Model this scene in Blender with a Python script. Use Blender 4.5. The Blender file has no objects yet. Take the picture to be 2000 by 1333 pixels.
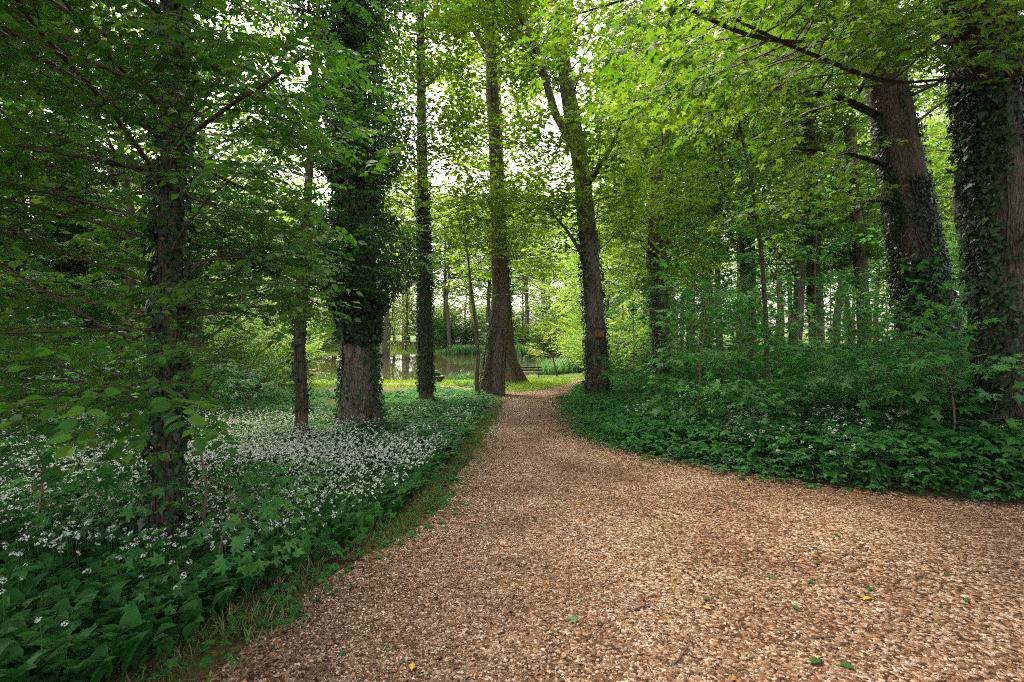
import bpy, math
import numpy as np
from mathutils import Vector

# ------------------------------------------------------------------ camera, sky, sun, exposure
SC = bpy.context.scene
COL = SC.collection
R = math.radians
CAMZ, HOR, FPX = 1.7, 645.0, 1000.0          # camera height, horizon row and focal length of a 2000 px wide picture
cd = bpy.data.cameras.new("camera"); cam = bpy.data.objects.new("camera", cd); COL.objects.link(cam)
cd.sensor_width = 36; cd.lens = 18.0; cd.shift_y = -(666.5 - HOR) / 2000.0
cd.clip_start = 0.05; cd.clip_end = 2000
cam.location = (0, 0, CAMZ); cam.rotation_euler = (R(90), 0, 0)
SC.camera = cam
SUN_EL, SUN_AZ = 58, -30                      # degrees; azimuth from straight ahead, minus = left
world = bpy.data.worlds.new("World"); SC.world = world; world.use_nodes = True
wn = world.node_tree.nodes; wl = world.node_tree.links
bg = wn["Background"]; sky = wn.new("ShaderNodeTexSky"); sky.sky_type = 'NISHITA'
sky.sun_disc = False; sky.sun_elevation = R(SUN_EL); sky.sun_rotation = R(SUN_AZ)
sky.air_density = 1.0; sky.dust_density = 4.0; sky.ozone_density = 0.6
hs = wn.new("ShaderNodeHueSaturation"); hs.inputs["Saturation"].default_value = .35   # thin overcast: a whiter sky
wl.new(sky.outputs[0], hs.inputs["Color"]); wm = wn.new("ShaderNodeMix"); wm.data_type = 'RGBA'; wm.blend_type = 'MULTIPLY'; wm.inputs[0].default_value = 1; wm.inputs[7].default_value = (1, .965, .90, 1)
wl.new(hs.outputs[0], wm.inputs[6]); wl.new(wm.outputs[2], bg.inputs[0]); bg.inputs[1].default_value = 0.15
sd = bpy.data.lights.new("sun", 'SUN'); sd.energy = 1.5; sd.angle = R(20); sd.color = (1.0, 0.87, 0.62)
sun = bpy.data.objects.new("sun", sd); COL.objects.link(sun)
_d = Vector((math.sin(R(SUN_AZ)) * math.cos(R(SUN_EL)), math.cos(R(SUN_AZ)) * math.cos(R(SUN_EL)), math.sin(R(SUN_EL))))
sun.rotation_euler = _d.to_track_quat('Z', 'Y').to_euler()
SC.view_settings.view_transform = 'Standard'; SC.view_settings.look = 'None'
SC.view_settings.gamma = 1.0; SC.view_settings.exposure = 2.6
SC.render.engine = 'CYCLES'
cy = SC.cycles
cy.max_bounces = 8; cy.diffuse_bounces = 5; cy.glossy_bounces = 2; cy.transmission_bounces = 5
cy.transparent_max_bounces = 4; cy.caustics_reflective = False; cy.caustics_refractive = False
cy.use_denoising = False; cy.sample_clamp_indirect = 6.0; cy.use_adaptive_sampling = False; cy.filter_width = 1.1

# ------------------------------------------------------------------ small helpers
def W(px, py, Y):
    return np.array([(px - 1000) / FPX * Y, Y, CAMZ + (HOR - py) / FPX * Y])

def proj(p):
    Y = np.maximum(p[..., 1], 0.05)
    return 1000 + FPX * p[..., 0] / Y, HOR - FPX * (p[..., 2] - CAMZ) / Y

def nrm(v):
    return v / np.maximum(np.linalg.norm(v, axis=-1, keepdims=True), 1e-9)

def basis(d, n):
    x = nrm(d); z = nrm(n - (n * x).sum(-1, keepdims=True) * x); y = np.cross(z, x)
    return np.stack([x, y, z], -1)

def mesh(name, V, faces, mats, smooth=False):
    """faces: list of (array (n,k), material index)"""
    me = bpy.data.meshes.new(name)
    V = np.asarray(V, np.float32)
    me.vertices.add(len(V)); me.vertices.foreach_set("co", V.ravel())
    li = np.concatenate([f.ravel() for f, _ in faces]).astype(np.int32)
    lt = np.concatenate([np.full(len(f), f.shape[1], np.int32) for f, _ in faces])
    ls = np.concatenate([[0], np.cumsum(lt)[:-1]]).astype(np.int32)
    mi = np.concatenate([np.full(len(f), m, np.int32) for f, m in faces])
    me.loops.add(len(li)); me.loops.foreach_set("vertex_index", li)
    me.polygons.add(len(lt)); me.polygons.foreach_set("loop_start", ls); me.polygons.foreach_set("loop_total", lt)
    me.polygons.foreach_set("material_index", mi)
    if smooth:
        me.polygons.foreach_set("use_smooth", np.ones(len(lt), bool))
    for m in mats: me.materials.append(m)
    me.update(calc_edges=True)
    return me

class Buf:
    def __init__(s): s.V = []; s.F = []; s.n = 0
    def add(s, V, faces):
        for f, m in faces: s.F.append((np.asarray(f) + s.n, m))
        s.V.append(np.asarray(V, float).reshape(-1, 3)); s.n += len(s.V[-1])
    def box(s, c, size, m=0, rot=0.0, tilt=0.0):
        h = np.array(size) / 2
        v = np.array([[i, j, k] for i in (-1, 1) for j in (-1, 1) for k in (-1, 1)]) * h
        ct, st = math.cos(tilt), math.sin(tilt)
        v = v @ np.array([[1, 0, 0], [0, ct, -st], [0, st, ct]]).T
        cr, sr = math.cos(rot), math.sin(rot)
        v = v @ np.array([[cr, -sr, 0], [sr, cr, 0], [0, 0, 1]]).T + np.array(c)
        s.add(v, [(np.array([[0, 1, 3, 2], [4, 6, 7, 5], [0, 4, 5, 1], [2, 3, 7, 6], [0, 2, 6, 4], [1, 5, 7, 3]]), m)])
    def tube(s, P, r, k=6, m=0):
        P = np.asarray(P, float); r = np.broadcast_to(np.asarray(r, float), (len(P),))
        t = nrm(np.gradient(P, axis=0))
        ref = np.array([0.31, 0.17, 0.94]) if abs(t[0, 2]) < .8 else np.array([0.95, .2, .1])
        u = nrm(np.cross(t, ref)); w = np.cross(t, u)
        a = np.arange(k) / k * 2 * math.pi
        V = P[:, None] + r[:, None, None] * (np.cos(a)[None, :, None] * u[:, None] + np.sin(a)[None, :, None] * w[:, None])
        i = np.arange(len(P) - 1)[:, None] * k; j = np.arange(k)[None]; j2 = (j + 1) % k
        F = np.stack([i + j, i + j2, i + k + j2, i + k + j], -1).reshape(-1, 4)
        s.add(V.reshape(-1, 3), [(F, m)])
    def lathe(s, prof, k=20, c=(0, 0, 0), m=0):
        prof = np.array(prof, float); a = np.arange(k) / k * 2 * math.pi
        V = np.stack([prof[:, None, 0] * np.cos(a), prof[:, None, 0] * np.sin(a), np.repeat(prof[:, 1:2], k, 1)], -1).reshape(-1, 3) + np.array(c)
        i = np.arange(len(prof) - 1)[:, None] * k; j = np.arange(k)[None]; j2 = (j + 1) % k
        s.add(V, [(np.stack([i + j, i + j2, i + k + j2, i + k + j], -1).reshape(-1, 4), m)])
    def obj(s, name, mats, parent=None, loc=None, smooth=False, bevel=0):
        o = bpy.data.objects.new(name, mesh(name, np.concatenate(s.V), s.F, mats, smooth)); COL.objects.link(o)
        if parent is not None: o.parent = parent
        if loc is not None: o.location = loc
        if bevel:
            b = o.modifiers.new("bevel", 'BEVEL'); b.width = bevel; b.segments = 2
        return o

def tag(o, label=None, cat=None, group=None, kind=None):
    if label: o["label"] = label
    if cat: o["category"] = cat
    if group: o["group"] = group
    if kind: o["kind"] = kind
    return o

def thing(name, label, cat, loc, group=None, rz=0.0):
    o = bpy.data.objects.new(name, None); COL.objects.link(o); o.empty_display_size = .2
    o.location = [float(v) for v in loc]; o.rotation_euler = (0, 0, rz)
    return tag(o, label, cat, group)

def dup(root, loc, rz=0.0, sc=1.0, label=None, group=None):
    r = root.copy(); COL.objects.link(r); r.location = [float(v) for v in loc]; r.rotation_euler = (0, 0, rz); r.scale = (sc, sc, sc)
    if label: r["label"] = label
    if group: r["group"] = group
    for ch in list(root.children):
        c = ch.copy(); COL.objects.link(c); c.parent = r
        for g in list(ch.children):
            d = g.copy(); COL.objects.link(d); d.parent = c
    return r

def vnoise(x, y, seed=0, sc=1.0):
    """cheap smooth value noise in 0..1"""
    x = np.asarray(x, float) * sc; y = np.asarray(y, float) * sc
    xi = np.floor(x).astype(np.int64); yi = np.floor(y).astype(np.int64); fx = x - xi; fy = y - yi
    fx = fx * fx * (3 - 2 * fx); fy = fy * fy * (3 - 2 * fy)
    def h(i, j):
        n = (i * 374761393 + j * 668265263 + seed * 982451653) & 0x7fffffff
        n = ((n ^ (n >> 13)) * 1274126177) & 0x7fffffff
        return ((n ^ (n >> 16)) & 0xffff) / 65535.0
    return (h(xi, yi) * (1 - fx) + h(xi + 1, yi) * fx) * (1 - fy) + (h(xi, yi + 1) * (1 - fx) + h(xi + 1, yi + 1) * fx) * fy

def inside(poly, x, y):
    poly = np.asarray(poly, float); res = np.zeros(np.shape(x), bool); n = len(poly)
    for i in range(n):
        x1, y1 = poly[i]; x2, y2 = poly[(i + 1) % n]
        if y1 == y2: continue
        c = ((y1 > y) != (y2 > y)) & (x < (x2 - x1) * (y - y1) / (y2 - y1) + x1)
        res ^= c
    return res

def dist_poly(poly, x, y):
    poly = np.asarray(poly, float); d = np.full(np.shape(x), 1e9)
    for i in range(len(poly)):
        a = poly[i]; b = poly[(i + 1) % len(poly)]; ab = b - a
        t = np.clip(((x - a[0]) * ab[0] + (y - a[1]) * ab[1]) / (ab @ ab), 0, 1)
        d = np.minimum(d, np.hypot(x - a[0] - t * ab[0], y - a[1] - t * ab[1]))
    return d

# ------------------------------------------------------------------ materials
def newmat(name):
    m = bpy.data.materials.new(name); m.use_nodes = True
    nt = m.node_tree; nt.nodes.clear()
    out = nt.nodes.new("ShaderNodeOutputMaterial")
    return m, nt, out

def ramp(nt, stops, fac):
    n = nt.nodes.new("ShaderNodeValToRGB"); cr = n.color_ramp
    while len(cr.elements) < len(stops): cr.elements.new(0.5)
    for e, (p, c) in zip(cr.elements, stops): e.position = p; e.color = (*c, 1)
    nt.links.new(fac, n.inputs[0]); return n.outputs[0]

def mathn(nt, op, a, b):
    n = nt.nodes.new("ShaderNodeMath"); n.operation = op
    for i, v in enumerate((a, b)):
        if isinstance(v, (int, float)): n.inputs[i].default_value = v
        else: nt.links.new(v, n.inputs[i])
    return n.outputs[0]

def noise(nt, sc, detail=3, coord=None, rough=.55):
    n = nt.nodes.new("ShaderNodeTexNoise"); n.inputs["Scale"].default_value = sc; n.inputs["Detail"].default_value = detail
    n.inputs["Roughness"].default_value = rough
    if coord is not None: nt.links.new(coord, n.inputs["Vector"])
    return n.outputs["Fac"]

def leaf_mat(name, stops, trans, tmix=.4, rough=.5, spec=.22, clump=.7):
    """island colour + slow change over the crown, light passing through the blade"""
    m, nt, out = newmat(name)
    geo = nt.nodes.new("ShaderNodeNewGeometry"); N = nt.nodes.new
    f = mathn(nt, 'ADD', mathn(nt, 'MULTIPLY', geo.outputs["Random Per Island"], .55),
              mathn(nt, 'MULTIPLY', mathn(nt, 'SUBTRACT', noise(nt, clump, 2, geo.outputs["Position"]), .18), .7))
    col = ramp(nt, stops, f)
    p = N("ShaderNodeBsdfPrincipled"); p.inputs["Roughness"].default_value = rough
    p.inputs["Specular IOR Level"].default_value = spec
    nt.links.new(col, p.inputs["Base Color"])
    t = N("ShaderNodeBsdfTranslucent")
    mx = N("ShaderNodeMix"); mx.data_type = 'RGBA'; mx.blend_type = 'MULTIPLY'; mx.inputs[0].default_value = 1
    nt.links.new(col, mx.inputs[6]); mx.inputs[7].default_value = (*trans, 1)
    nt.links.new(mx.outputs[2], t.inputs[0])
    s = N("ShaderNodeMixShader"); s.inputs[0].default_value = tmix
    nt.links.new(p.outputs[0], s.inputs[1]); nt.links.new(t.outputs[0], s.inputs[2]); nt.links.new(s.outputs[0], out.inputs[0])
    return m

def bark_mat(name, dark, light, lichen=(.2, .2, .17), sc=9, zs=.16, bump=1.2, moss=0.0):
    m, nt, out = newmat(name); N = nt.nodes.new
    tc = N("ShaderNodeTexCoord"); mp = N("ShaderNodeMapping"); mp.inputs["Scale"].default_value = (1, 1, zs)
    nt.links.new(tc.outputs["Object"], mp.inputs[0])
    wob = N("ShaderNodeTexNoise"); wob.inputs["Scale"].default_value = 3.0; nt.links.new(mp.outputs[0], wob.inputs["Vector"])
    ad = N("ShaderNodeMix"); ad.data_type = 'RGBA'; ad.blend_type = 'LINEAR_LIGHT'; ad.inputs[0].default_value = .22
    nt.links.new(mp.outputs[0], ad.inputs[6]); nt.links.new(wob.outputs["Color"], ad.inputs[7])
    v = N("ShaderNodeTexVoronoi"); v.feature = 'DISTANCE_TO_EDGE'; v.inputs["Scale"].default_value = sc
    nt.links.new(ad.outputs[2], v.inputs["Vector"])
    fine = noise(nt, sc * 5, 5, mp.outputs[0], .7)
    big = noise(nt, 1.6, 4, tc.outputs["Object"])
    mid = noise(nt, sc * 1.7, 4, mp.outputs[0], .6)
    h = mathn(nt, 'ADD', mathn(nt, 'MINIMUM', mathn(nt, 'MULTIPLY', v.outputs["Distance"], 1.6), .35), mathn(nt, 'ADD', mathn(nt, 'MULTIPLY', mathn(nt, 'SUBTRACT', mid, .3), 1.1), mathn(nt, 'MULTIPLY', fine, .4)))
    c1 = ramp(nt, [(0.28, dark), (0.86, light)], h)
    mx = N("ShaderNodeMix"); mx.data_type = 'RGBA'
    lf = ramp(nt, [(.48, (0, 0, 0)), (.68, (1, 1, 1))], big)
    nt.links.new(mathn(nt, 'MULTIPLY', lf, mathn(nt, 'MULTIPLY', fine, .8)), mx.inputs[0]); nt.links.new(c1, mx.inputs[6]); mx.inputs[7].default_value = (*lichen, 1)
    p = N("ShaderNodeBsdfPrincipled"); p.inputs["Roughness"].default_value = .85; p.inputs["Specular IOR Level"].default_value = .2
    nt.links.new(mx.outputs[2], p.inputs["Base Color"])
    b = N("ShaderNodeBump"); b.inputs["Strength"].default_value = bump; b.inputs["Distance"].default_value = .03
    nt.links.new(h, b.inputs["Height"]); nt.links.new(b.outputs[0], p.inputs["Normal"]); nt.links.new(p.outputs[0], out.inputs[0])
    return m

def island_mat(name, stops, rough=.7, spec=.3, nsc=60, trans=0.0, stain=False):
    m, nt, out = newmat(name); N = nt.nodes.new
    geo = N("ShaderNodeNewGeometry"); tc = N("ShaderNodeTexCoord")
    f = mathn(nt, 'ADD', mathn(nt, 'MULTIPLY', geo.outputs["Random Per Island"], .85), mathn(nt, 'MULTIPLY', noise(nt, nsc, 3, tc.outputs["Object"]), .15))
    col = ramp(nt, stops, f)
    p = N("ShaderNodeBsdfPrincipled"); p.inputs["Roughness"].default_value = rough; p.inputs["Specular IOR Level"].default_value = spec
    nt.links.new(col, p.inputs["Base Color"])
    if stain:                                  # earth trodden into the stones, in patches with a shape of their own
        P = geo.outputs["Position"]; wv = mathn(nt, 'ADD', mathn(nt, 'MULTIPLY', noise(nt, .5, 5, P, .65), .8), mathn(nt, 'MULTIPLY', noise(nt, 7, 3, P), .25))
        mx = N("ShaderNodeMix"); mx.data_type = 'RGBA'; mx.blend_type = 'MULTIPLY'; mx.inputs[0].default_value = 1
        nt.links.new(col, mx.inputs[6]); nt.links.new(ramp(nt, [(.45, (1, 1, 1)), (.60, (.34, .25, .17))], wv), mx.inputs[7]); nt.links.new(mx.outputs[2], p.inputs["Base Color"])
    if trans:
        t = N("ShaderNodeBsdfTranslucent"); nt.links.new(col, t.inputs[0]); s = N("ShaderNodeMixShader"); s.inputs[0].default_value = trans
        nt.links.new(p.outputs[0], s.inputs[1]); nt.links.new(t.outputs[0], s.inputs[2]); nt.links.new(s.outputs[0], out.inputs[0])
    else:
        nt.links.new(p.outputs[0], out.inputs[0])
    return m

def wood_mat(name, a, b, sc=30, stretch=(1, .08, 1)):
    m, nt, out = newmat(name); N = nt.nodes.new
    tc = N("ShaderNodeTexCoord"); mp = N("ShaderNodeMapping"); mp.inputs["Scale"].default_value = stretch
    nt.links.new(tc.outputs["Object"], mp.inputs[0]); f = noise(nt, sc, 5, mp.outputs[0], .65)
    p = N("ShaderNodeBsdfPrincipled"); p.inputs["Roughness"].default_value = .7
    nt.links.new(ramp(nt, [(.3, a), (.7, b)], f), p.inputs["Base Color"])
    bm = N("ShaderNodeBump"); bm.inputs["Strength"].default_value = .3; bm.inputs["Distance"].default_value = .01
    nt.links.new(f, bm.inputs["Height"]); nt.links.new(bm.outputs[0], p.inputs["Normal"])
    nt.links.new(p.outputs[0], out.inputs[0]); return m

M = {}
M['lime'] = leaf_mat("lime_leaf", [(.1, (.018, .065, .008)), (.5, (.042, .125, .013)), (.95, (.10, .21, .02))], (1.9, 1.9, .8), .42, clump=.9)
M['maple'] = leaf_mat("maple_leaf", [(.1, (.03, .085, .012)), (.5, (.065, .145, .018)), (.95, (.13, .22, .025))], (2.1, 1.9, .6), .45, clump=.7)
M['maple_glow'] = leaf_mat("painted_glow_maple_leaf", [(.1, (.06, .135, .01)), (.5, (.12, .215, .014)), (.95, (.21, .30, .022))], (2.1, 2.0, .45), .5, clump=.5)  # brighter, yellower maple leaf: a warm glow painted into its colour
M['maple_low'] = leaf_mat("sapling_leaf", [(.1, (.026, .10, .028)), (.5, (.055, .17, .045)), (.95, (.11, .25, .06))], (1.7, 1.9, .9), .42, clump=.8)
M['gold'] = leaf_mat("gold_leaf", [(.1, (.09, .16, .012)), (.5, (.19, .25, .02)), (.95, (.32, .33, .03))], (1.9, 1.8, .6), .45)
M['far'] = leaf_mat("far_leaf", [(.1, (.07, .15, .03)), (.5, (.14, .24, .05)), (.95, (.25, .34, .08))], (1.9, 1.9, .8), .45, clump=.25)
M['dark_far'] = leaf_mat("evergreen_leaf", [(.1, (.03, .09, .025)), (.5, (.06, .15, .04)), (.95, (.10, .21, .055))], (1.6, 1.7, .8), .4, clump=.4)
M['ivy'] = leaf_mat("ivy_leaf", [(.1, (.010, .028, .012)), (.55, (.020, .05, .018)), (.95, (.045, .09, .03))], (1.2, 1.4, .7), .2, .42, .3, 1.5)
M['garlic'] = leaf_mat("garlic_leaf", [(.1, (.018, .07, .018)), (.5, (.035, .12, .028)), (.95, (.07, .18, .04))], (1.6, 1.8, .8), .38, .55, .10, .6)
M['elder'] = leaf_mat("ground_elder_leaf", [(.1, (.016, .075, .022)), (.5, (.034, .13, .034)), (.86, (.075, .20, .045)), (.97, (.22, .25, .04))], (1.6, 1.8, .8), .38, .6, .06, .7)
M['grass'] = leaf_mat("grass_blade", [(.1, (.09, .17, .03)), (.5, (.16, .26, .045)), (.95, (.28, .34, .09))], (1.7, 1.7, .7), .4, .6, .15, .4)
M['verge'] = leaf_mat("verge_blade", [(.1, (.05, .08, .02)), (.5, (.10, .14, .035)), (.95, (.24, .24, .10))], (1.5, 1.6, .7), .35, .5, .3, .9)
M['reed'] = leaf_mat("reed_blade", [(.1, (.045, .12, .045)), (.5, (.085, .19, .07)), (.95, (.17, .28, .12))], (1.4, 1.6, .9), .3, .4, .4, .5)
M['flower'] = island_mat("garlic_flower", [(0, (.50, .54, .44)), (1, (.76, .78, .73))], .6, .2, 60, .3)
M['bark'] = bark_mat("bark", (.035, .026, .019), (.22, .16, .115), sc=15, zs=.18)
M['bark_red'] = bark_mat("reddish_bark", (.035, .02, .014), (.185, .115, .08), sc=17)
M['bark_grey'] = bark_mat("grey_bark", (.035, .03, .025), (.25, .195, .15), sc=24, zs=.2)
M['bark_shade'] = bark_mat("shade_toned_bark", (.02, .016, .013), (.15, .115, .09), (.13, .13, .11), sc=24, zs=.2, bump=1.0)  # grey bark again, darker: the shade of the wood put into its colour
M['bark_far'] = bark_mat("far_bark", (.05, .04, .03), (.17, .14, .11), sc=6, bump=.3)
M['twig'] = wood_mat("twig_wood", (.03, .018, .012), (.09, .055, .035), 20, (1, 1, 1))
M['twig_red'] = wood_mat("red_twig_wood", (.08, .035, .02), (.22, .10, .055), 20, (1, 1, 1))
M['pebble'] = island_mat("pebble", [(0, (.028, .012, .006)), (.22, (.085, .042, .02)), (.42, (.165, .085, .044)), (.6, (.24, .145, .095)), (.77, (.38, .25, .185)), (.9, (.64, .52, .47)), (1, (.30, .25, .25))], .6, .35, 90, 0.0, True)

# ------------------------------------------------------------------ the lie of the land
PATH_R_PX = [(2000, 992), (1800, 974), (1600, 955), (1450, 932), (1300, 902), (1200, 882), (1130, 842), (1106, 800), (1101, 778)]
PATH_L_PX = [(390, 1333), (560, 1190), (640, 1135), (760, 1070), (850, 1000), (915, 910), (950, 850), (978, 795), (985, 772)]
def slope_y(py):                               # distance at which the bare slope meets a picture row
    return 1.575 / ((py - HOR) / 1000 - .05)
XR_Y = np.array([slope_y(py) for px, py in PATH_R_PX]); XR_X = np.array([(px - 1000) / 1000 * y for (px, _), y in zip(PATH_R_PX, XR_Y)])
XL_Y = np.array([slope_y(py) for px, py in PATH_L_PX]); XL_X = np.array([(px - 1000) / 1000 * y for (px, _), y in zip(PATH_L_PX, XL_Y)])
def xr(y):
    v = np.interp(y, XR_Y, XR_X)
    v = np.where(y < XR_Y[0], XR_X[0] + (XR_Y[0] - y) * 3.5, v)
    return np.where(y > XR_Y[-1], np.interp(y, [XR_Y[-1], 24, 30, 40], [XR_X[-1], 3.0, 4.6, 7.0]), v)
def xl(y):
    v = np.interp(y, XL_Y, XL_X)
    return np.where(y < XL_Y[0], XL_X[0] - (XL_Y[0] - y) * .9, v)

POND = [(-60, 34), (-30, 31.5), (-14, 31.8), (-6, 32.3), (-1.5, 32.8), (.4, 36.2), (2.0, 38.5), (3.0, 42), (3.4, 47), (5, 53), (7, 58), (5.5, 64), (0, 69.5), (-8, 71.5), (-20, 70), (-34, 64), (-55, 60), (-70, 48)]
WATER_Z = -1.62
def G(x, y):
    x = np.asarray(x, float); y = np.asarray(y, float)
    z = -.05 * np.clip(y - 2.5, 0, 31.5)
    rise = .125 * np.clip(x - np.maximum(1.2, xr(y)), 0, 15) * np.clip((52 - y) / 12, 0.35, 1)
    z = z + rise + .02 * np.clip(y - 76, 0, 200)
    z = z + (vnoise(x, y, 3, .35) - .5) * .10 * np.clip((np.abs(x) - 1) / 3, 0, 1) + (vnoise(x, y, 4, 1.3) - .5) * .03
    d = dist_poly(POND, x, y); ins = inside(POND, x, y)
    bank = np.clip(d / 1.4, 0, 1)
    z = np.where(ins, WATER_Z - .5 * np.clip(d / 2.0, 0.02, 1), np.where(d < 1.4, (WATER_Z + .03) * (1 - bank) + np.maximum(z, WATER_Z + .04) * bank, np.maximum(z, WATER_Z + .04)))
    return z

def Yat(px, py, off=0.0):
    """distance at which the ground is seen at this picture position"""
    Y = np.arange(2.2, 95, .05); x = (px - 1000) / 1000 * Y
    row = HOR + 1000 * (CAMZ - G(x, Y) - off) / Y
    k = np.argmax(row <= py)
    return float(Y[k]) if row[k] <= py else 60.0

def pt(px, py):
    Y = Yat(px, py); x = (px - 1000) / 1000 * Y
    return np.array([x, Y, float(G(x, Y))])

def ground_mat():
    m, nt, out = newmat("forest_floor"); N = nt.nodes.new
    geo = N("ShaderNodeNewGeometry")
    a = noise(nt, 1.2, 5, geo.outputs["Position"]); b = noise(nt, 22, 5, geo.outputs["Position"], .7); c = noise(nt, .18, 3, geo.outputs["Position"])
    soil = ramp(nt, [(.3, (.03, .02, .012)), (.5, (.075, .045, .028)), (.75, (.16, .10, .065))], b)
    green = ramp(nt, [(.3, (.03, .07, .015)), (.7, (.09, .16, .03))], b)
    mx = N("ShaderNodeMix"); mx.data_type = 'RGBA'
    sep = N("ShaderNodeSeparateXYZ"); nt.links.new(geo.outputs["Position"], sep.inputs[0])
    far = ramp(nt, [(0, (0, 0, 0)), (1, (1, 1, 1))], mathn(nt, 'MULTIPLY', mathn(nt, 'SUBTRACT', sep.outputs[1], 22), .15))
    msk = mathn(nt, 'ADD', mathn(nt, 'MULTIPLY', far, .55), mathn(nt, 'MULTIPLY', mathn(nt, 'SUBTRACT', a, .3), .9))
    nt.links.new(msk, mx.inputs[0]); nt.links.new(soil, mx.inputs[6]); nt.links.new(green, mx.inputs[7]); mx.clamp_factor = True
    p = N("ShaderNodeBsdfPrincipled"); p.inputs["Roughness"].default_value = .9; p.inputs["Specular IOR Level"].default_value = .1
    nt.links.new(mx.outputs[2], p.inputs["Base Color"])
    bm = N("ShaderNodeBump"); bm.inputs["Distance"].default_value = .03; nt.links.new(b, bm.inputs["Height"]); nt.links.new(bm.outputs[0], p.inputs["Normal"])
    nt.links.new(p.outputs[0], out.inputs[0]); return m

def gravel_mat():
    m, nt, out = newmat("gravel"); N = nt.nodes.new
    geo = N("ShaderNodeNewGeometry"); P = geo.outputs["Position"]
    v = N("ShaderNodeTexVoronoi"); v.inputs["Scale"].default_value = 55; nt.links.new(P, v.inputs["Vector"])
    sep = N("ShaderNodeSeparateColor"); nt.links.new(v.outputs["Color"], sep.inputs[0])
    col = ramp(nt, [(0, (.022, .010, .005)), (.25, (.10, .045, .016)), (.5, (.21, .105, .05)), (.8, (.33, .215, .155)), (1, (.52, .41, .36))], sep.outputs[0])
    wet = noise(nt, .8, 5, P, .6); dirt = noise(nt, 9, 4, P)
    k = ramp(nt, [(.42, (1, 1, 1)), (.66, (.40, .30, .22))], mathn(nt, 'ADD', mathn(nt, 'MULTIPLY', wet, .7), mathn(nt, 'MULTIPLY', dirt, .3)))
    mx = N("ShaderNodeMix"); mx.data_type = 'RGBA'; mx.blend_type = 'MULTIPLY'; mx.inputs[0].default_value = 1
    nt.links.new(col, mx.inputs[6]); nt.links.new(k, mx.inputs[7])
    p = N("ShaderNodeBsdfPrincipled"); p.inputs["Roughness"].default_value = .8; p.inputs["Specular IOR Level"].default_value = .2
    nt.links.new(mx.outputs[2], p.inputs["Base Color"])
    bm = N("ShaderNodeBump"); bm.inputs["Distance"].default_value = .02; bm.invert = True
    nt.links.new(v.outputs["Distance"], bm.inputs["Height"]); nt.links.new(bm.outputs[0], p.inputs["Normal"])
    nt.links.new(p.outputs[0], out.inputs[0]); return m

def water_mat():
    m, nt, out = newmat("pond_water"); N = nt.nodes.new
    geo = N("ShaderNodeNewGeometry"); mp = N("ShaderNodeMapping"); mp.inputs["Scale"].default_value = (1, .5, 1)
    nt.links.new(geo.outputs["Position"], mp.inputs[0]); f = noise(nt, 1.6, 3, mp.outputs[0])
    p = N("ShaderNodeBsdfPrincipled"); p.inputs["Base Color"].default_value = (.035, .034, .018, 1); p.inputs["Roughness"].default_value = .03
    p.inputs["IOR"].default_value = 1.33; p.inputs["Specular IOR Level"].default_value = .9
    bm = N("ShaderNodeBump"); bm.inputs["Distance"].default_value = .004; bm.inputs["Strength"].default_value = .05
    nt.links.new(f, bm.inputs["Height"]); nt.links.new(bm.outputs[0], p.inputs["Normal"]); nt.links.new(p.outputs[0], out.inputs[0]); return m

# ground: one sheet, fine near the camera, coarse far away
def ground():
    xs = np.unique(np.concatenate([np.arange(-12, 12, .25), np.arange(-60, 60.1, 1.0), np.linspace(-600, 600, 41)]))
    ys = np.unique(np.concatenate([np.arange(-6, 32, .25), np.arange(32, 80, .5), np.linspace(-60, 90, 60), np.linspace(90, 700, 25)]))
    X, Y = np.meshgrid(xs, ys); Z = G(X, Y)
    nx, ny = len(xs), len(ys); i = np.arange(ny - 1)[:, None] * nx + np.arange(nx - 1)[None]
    F = np.stack([i, i + 1, i + nx + 1, i + nx], -1).reshape(-1, 4)
    b = Buf(); b.add(np.stack([X, Y, Z], -1).reshape(-1, 3), [(F, 0)])
    tag(b.obj("ground", [ground_mat()], smooth=True), kind="structure")
ground()

def strip(name, left, right, nx, dz, mat, kind="structure"):
    left = np.asarray(left, float); right = np.asarray(right, float); t = np.linspace(0, 1, nx)
    P = left[:, None] * (1 - t[None, :, None]) + right[:, None] * t[None, :, None]
    Z = G(P[..., 0], P[..., 1]) + dz + .012 * np.sin(t * math.pi)[None]
    V = np.concatenate([P, Z[..., None]], -1).reshape(-1, 3)
    i = np.arange(len(left) - 1)[:, None] * nx + np.arange(nx - 1)[None]
    F = np.stack([i, i + 1, i + nx + 1, i + nx], -1).reshape(-1, 4)
    b = Buf(); b.add(V, [(F, 0)]); return tag(b.obj(name, [mat], smooth=True), kind=kind)
GRAVEL = gravel_mat()
yy = np.concatenate([np.arange(-5, 5.4, .12), np.arange(5.4, 20.6, .2)])
wob = (vnoise(yy, yy * 0, 11, 1.5) - .5) * .12
strip("gravel_path", np.stack([xl(yy) + wob, yy], 1), np.stack([np.minimum(xr(yy), 30) + .1 + wob[::-1], yy], 1), 60, .022, GRAVEL)
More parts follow.
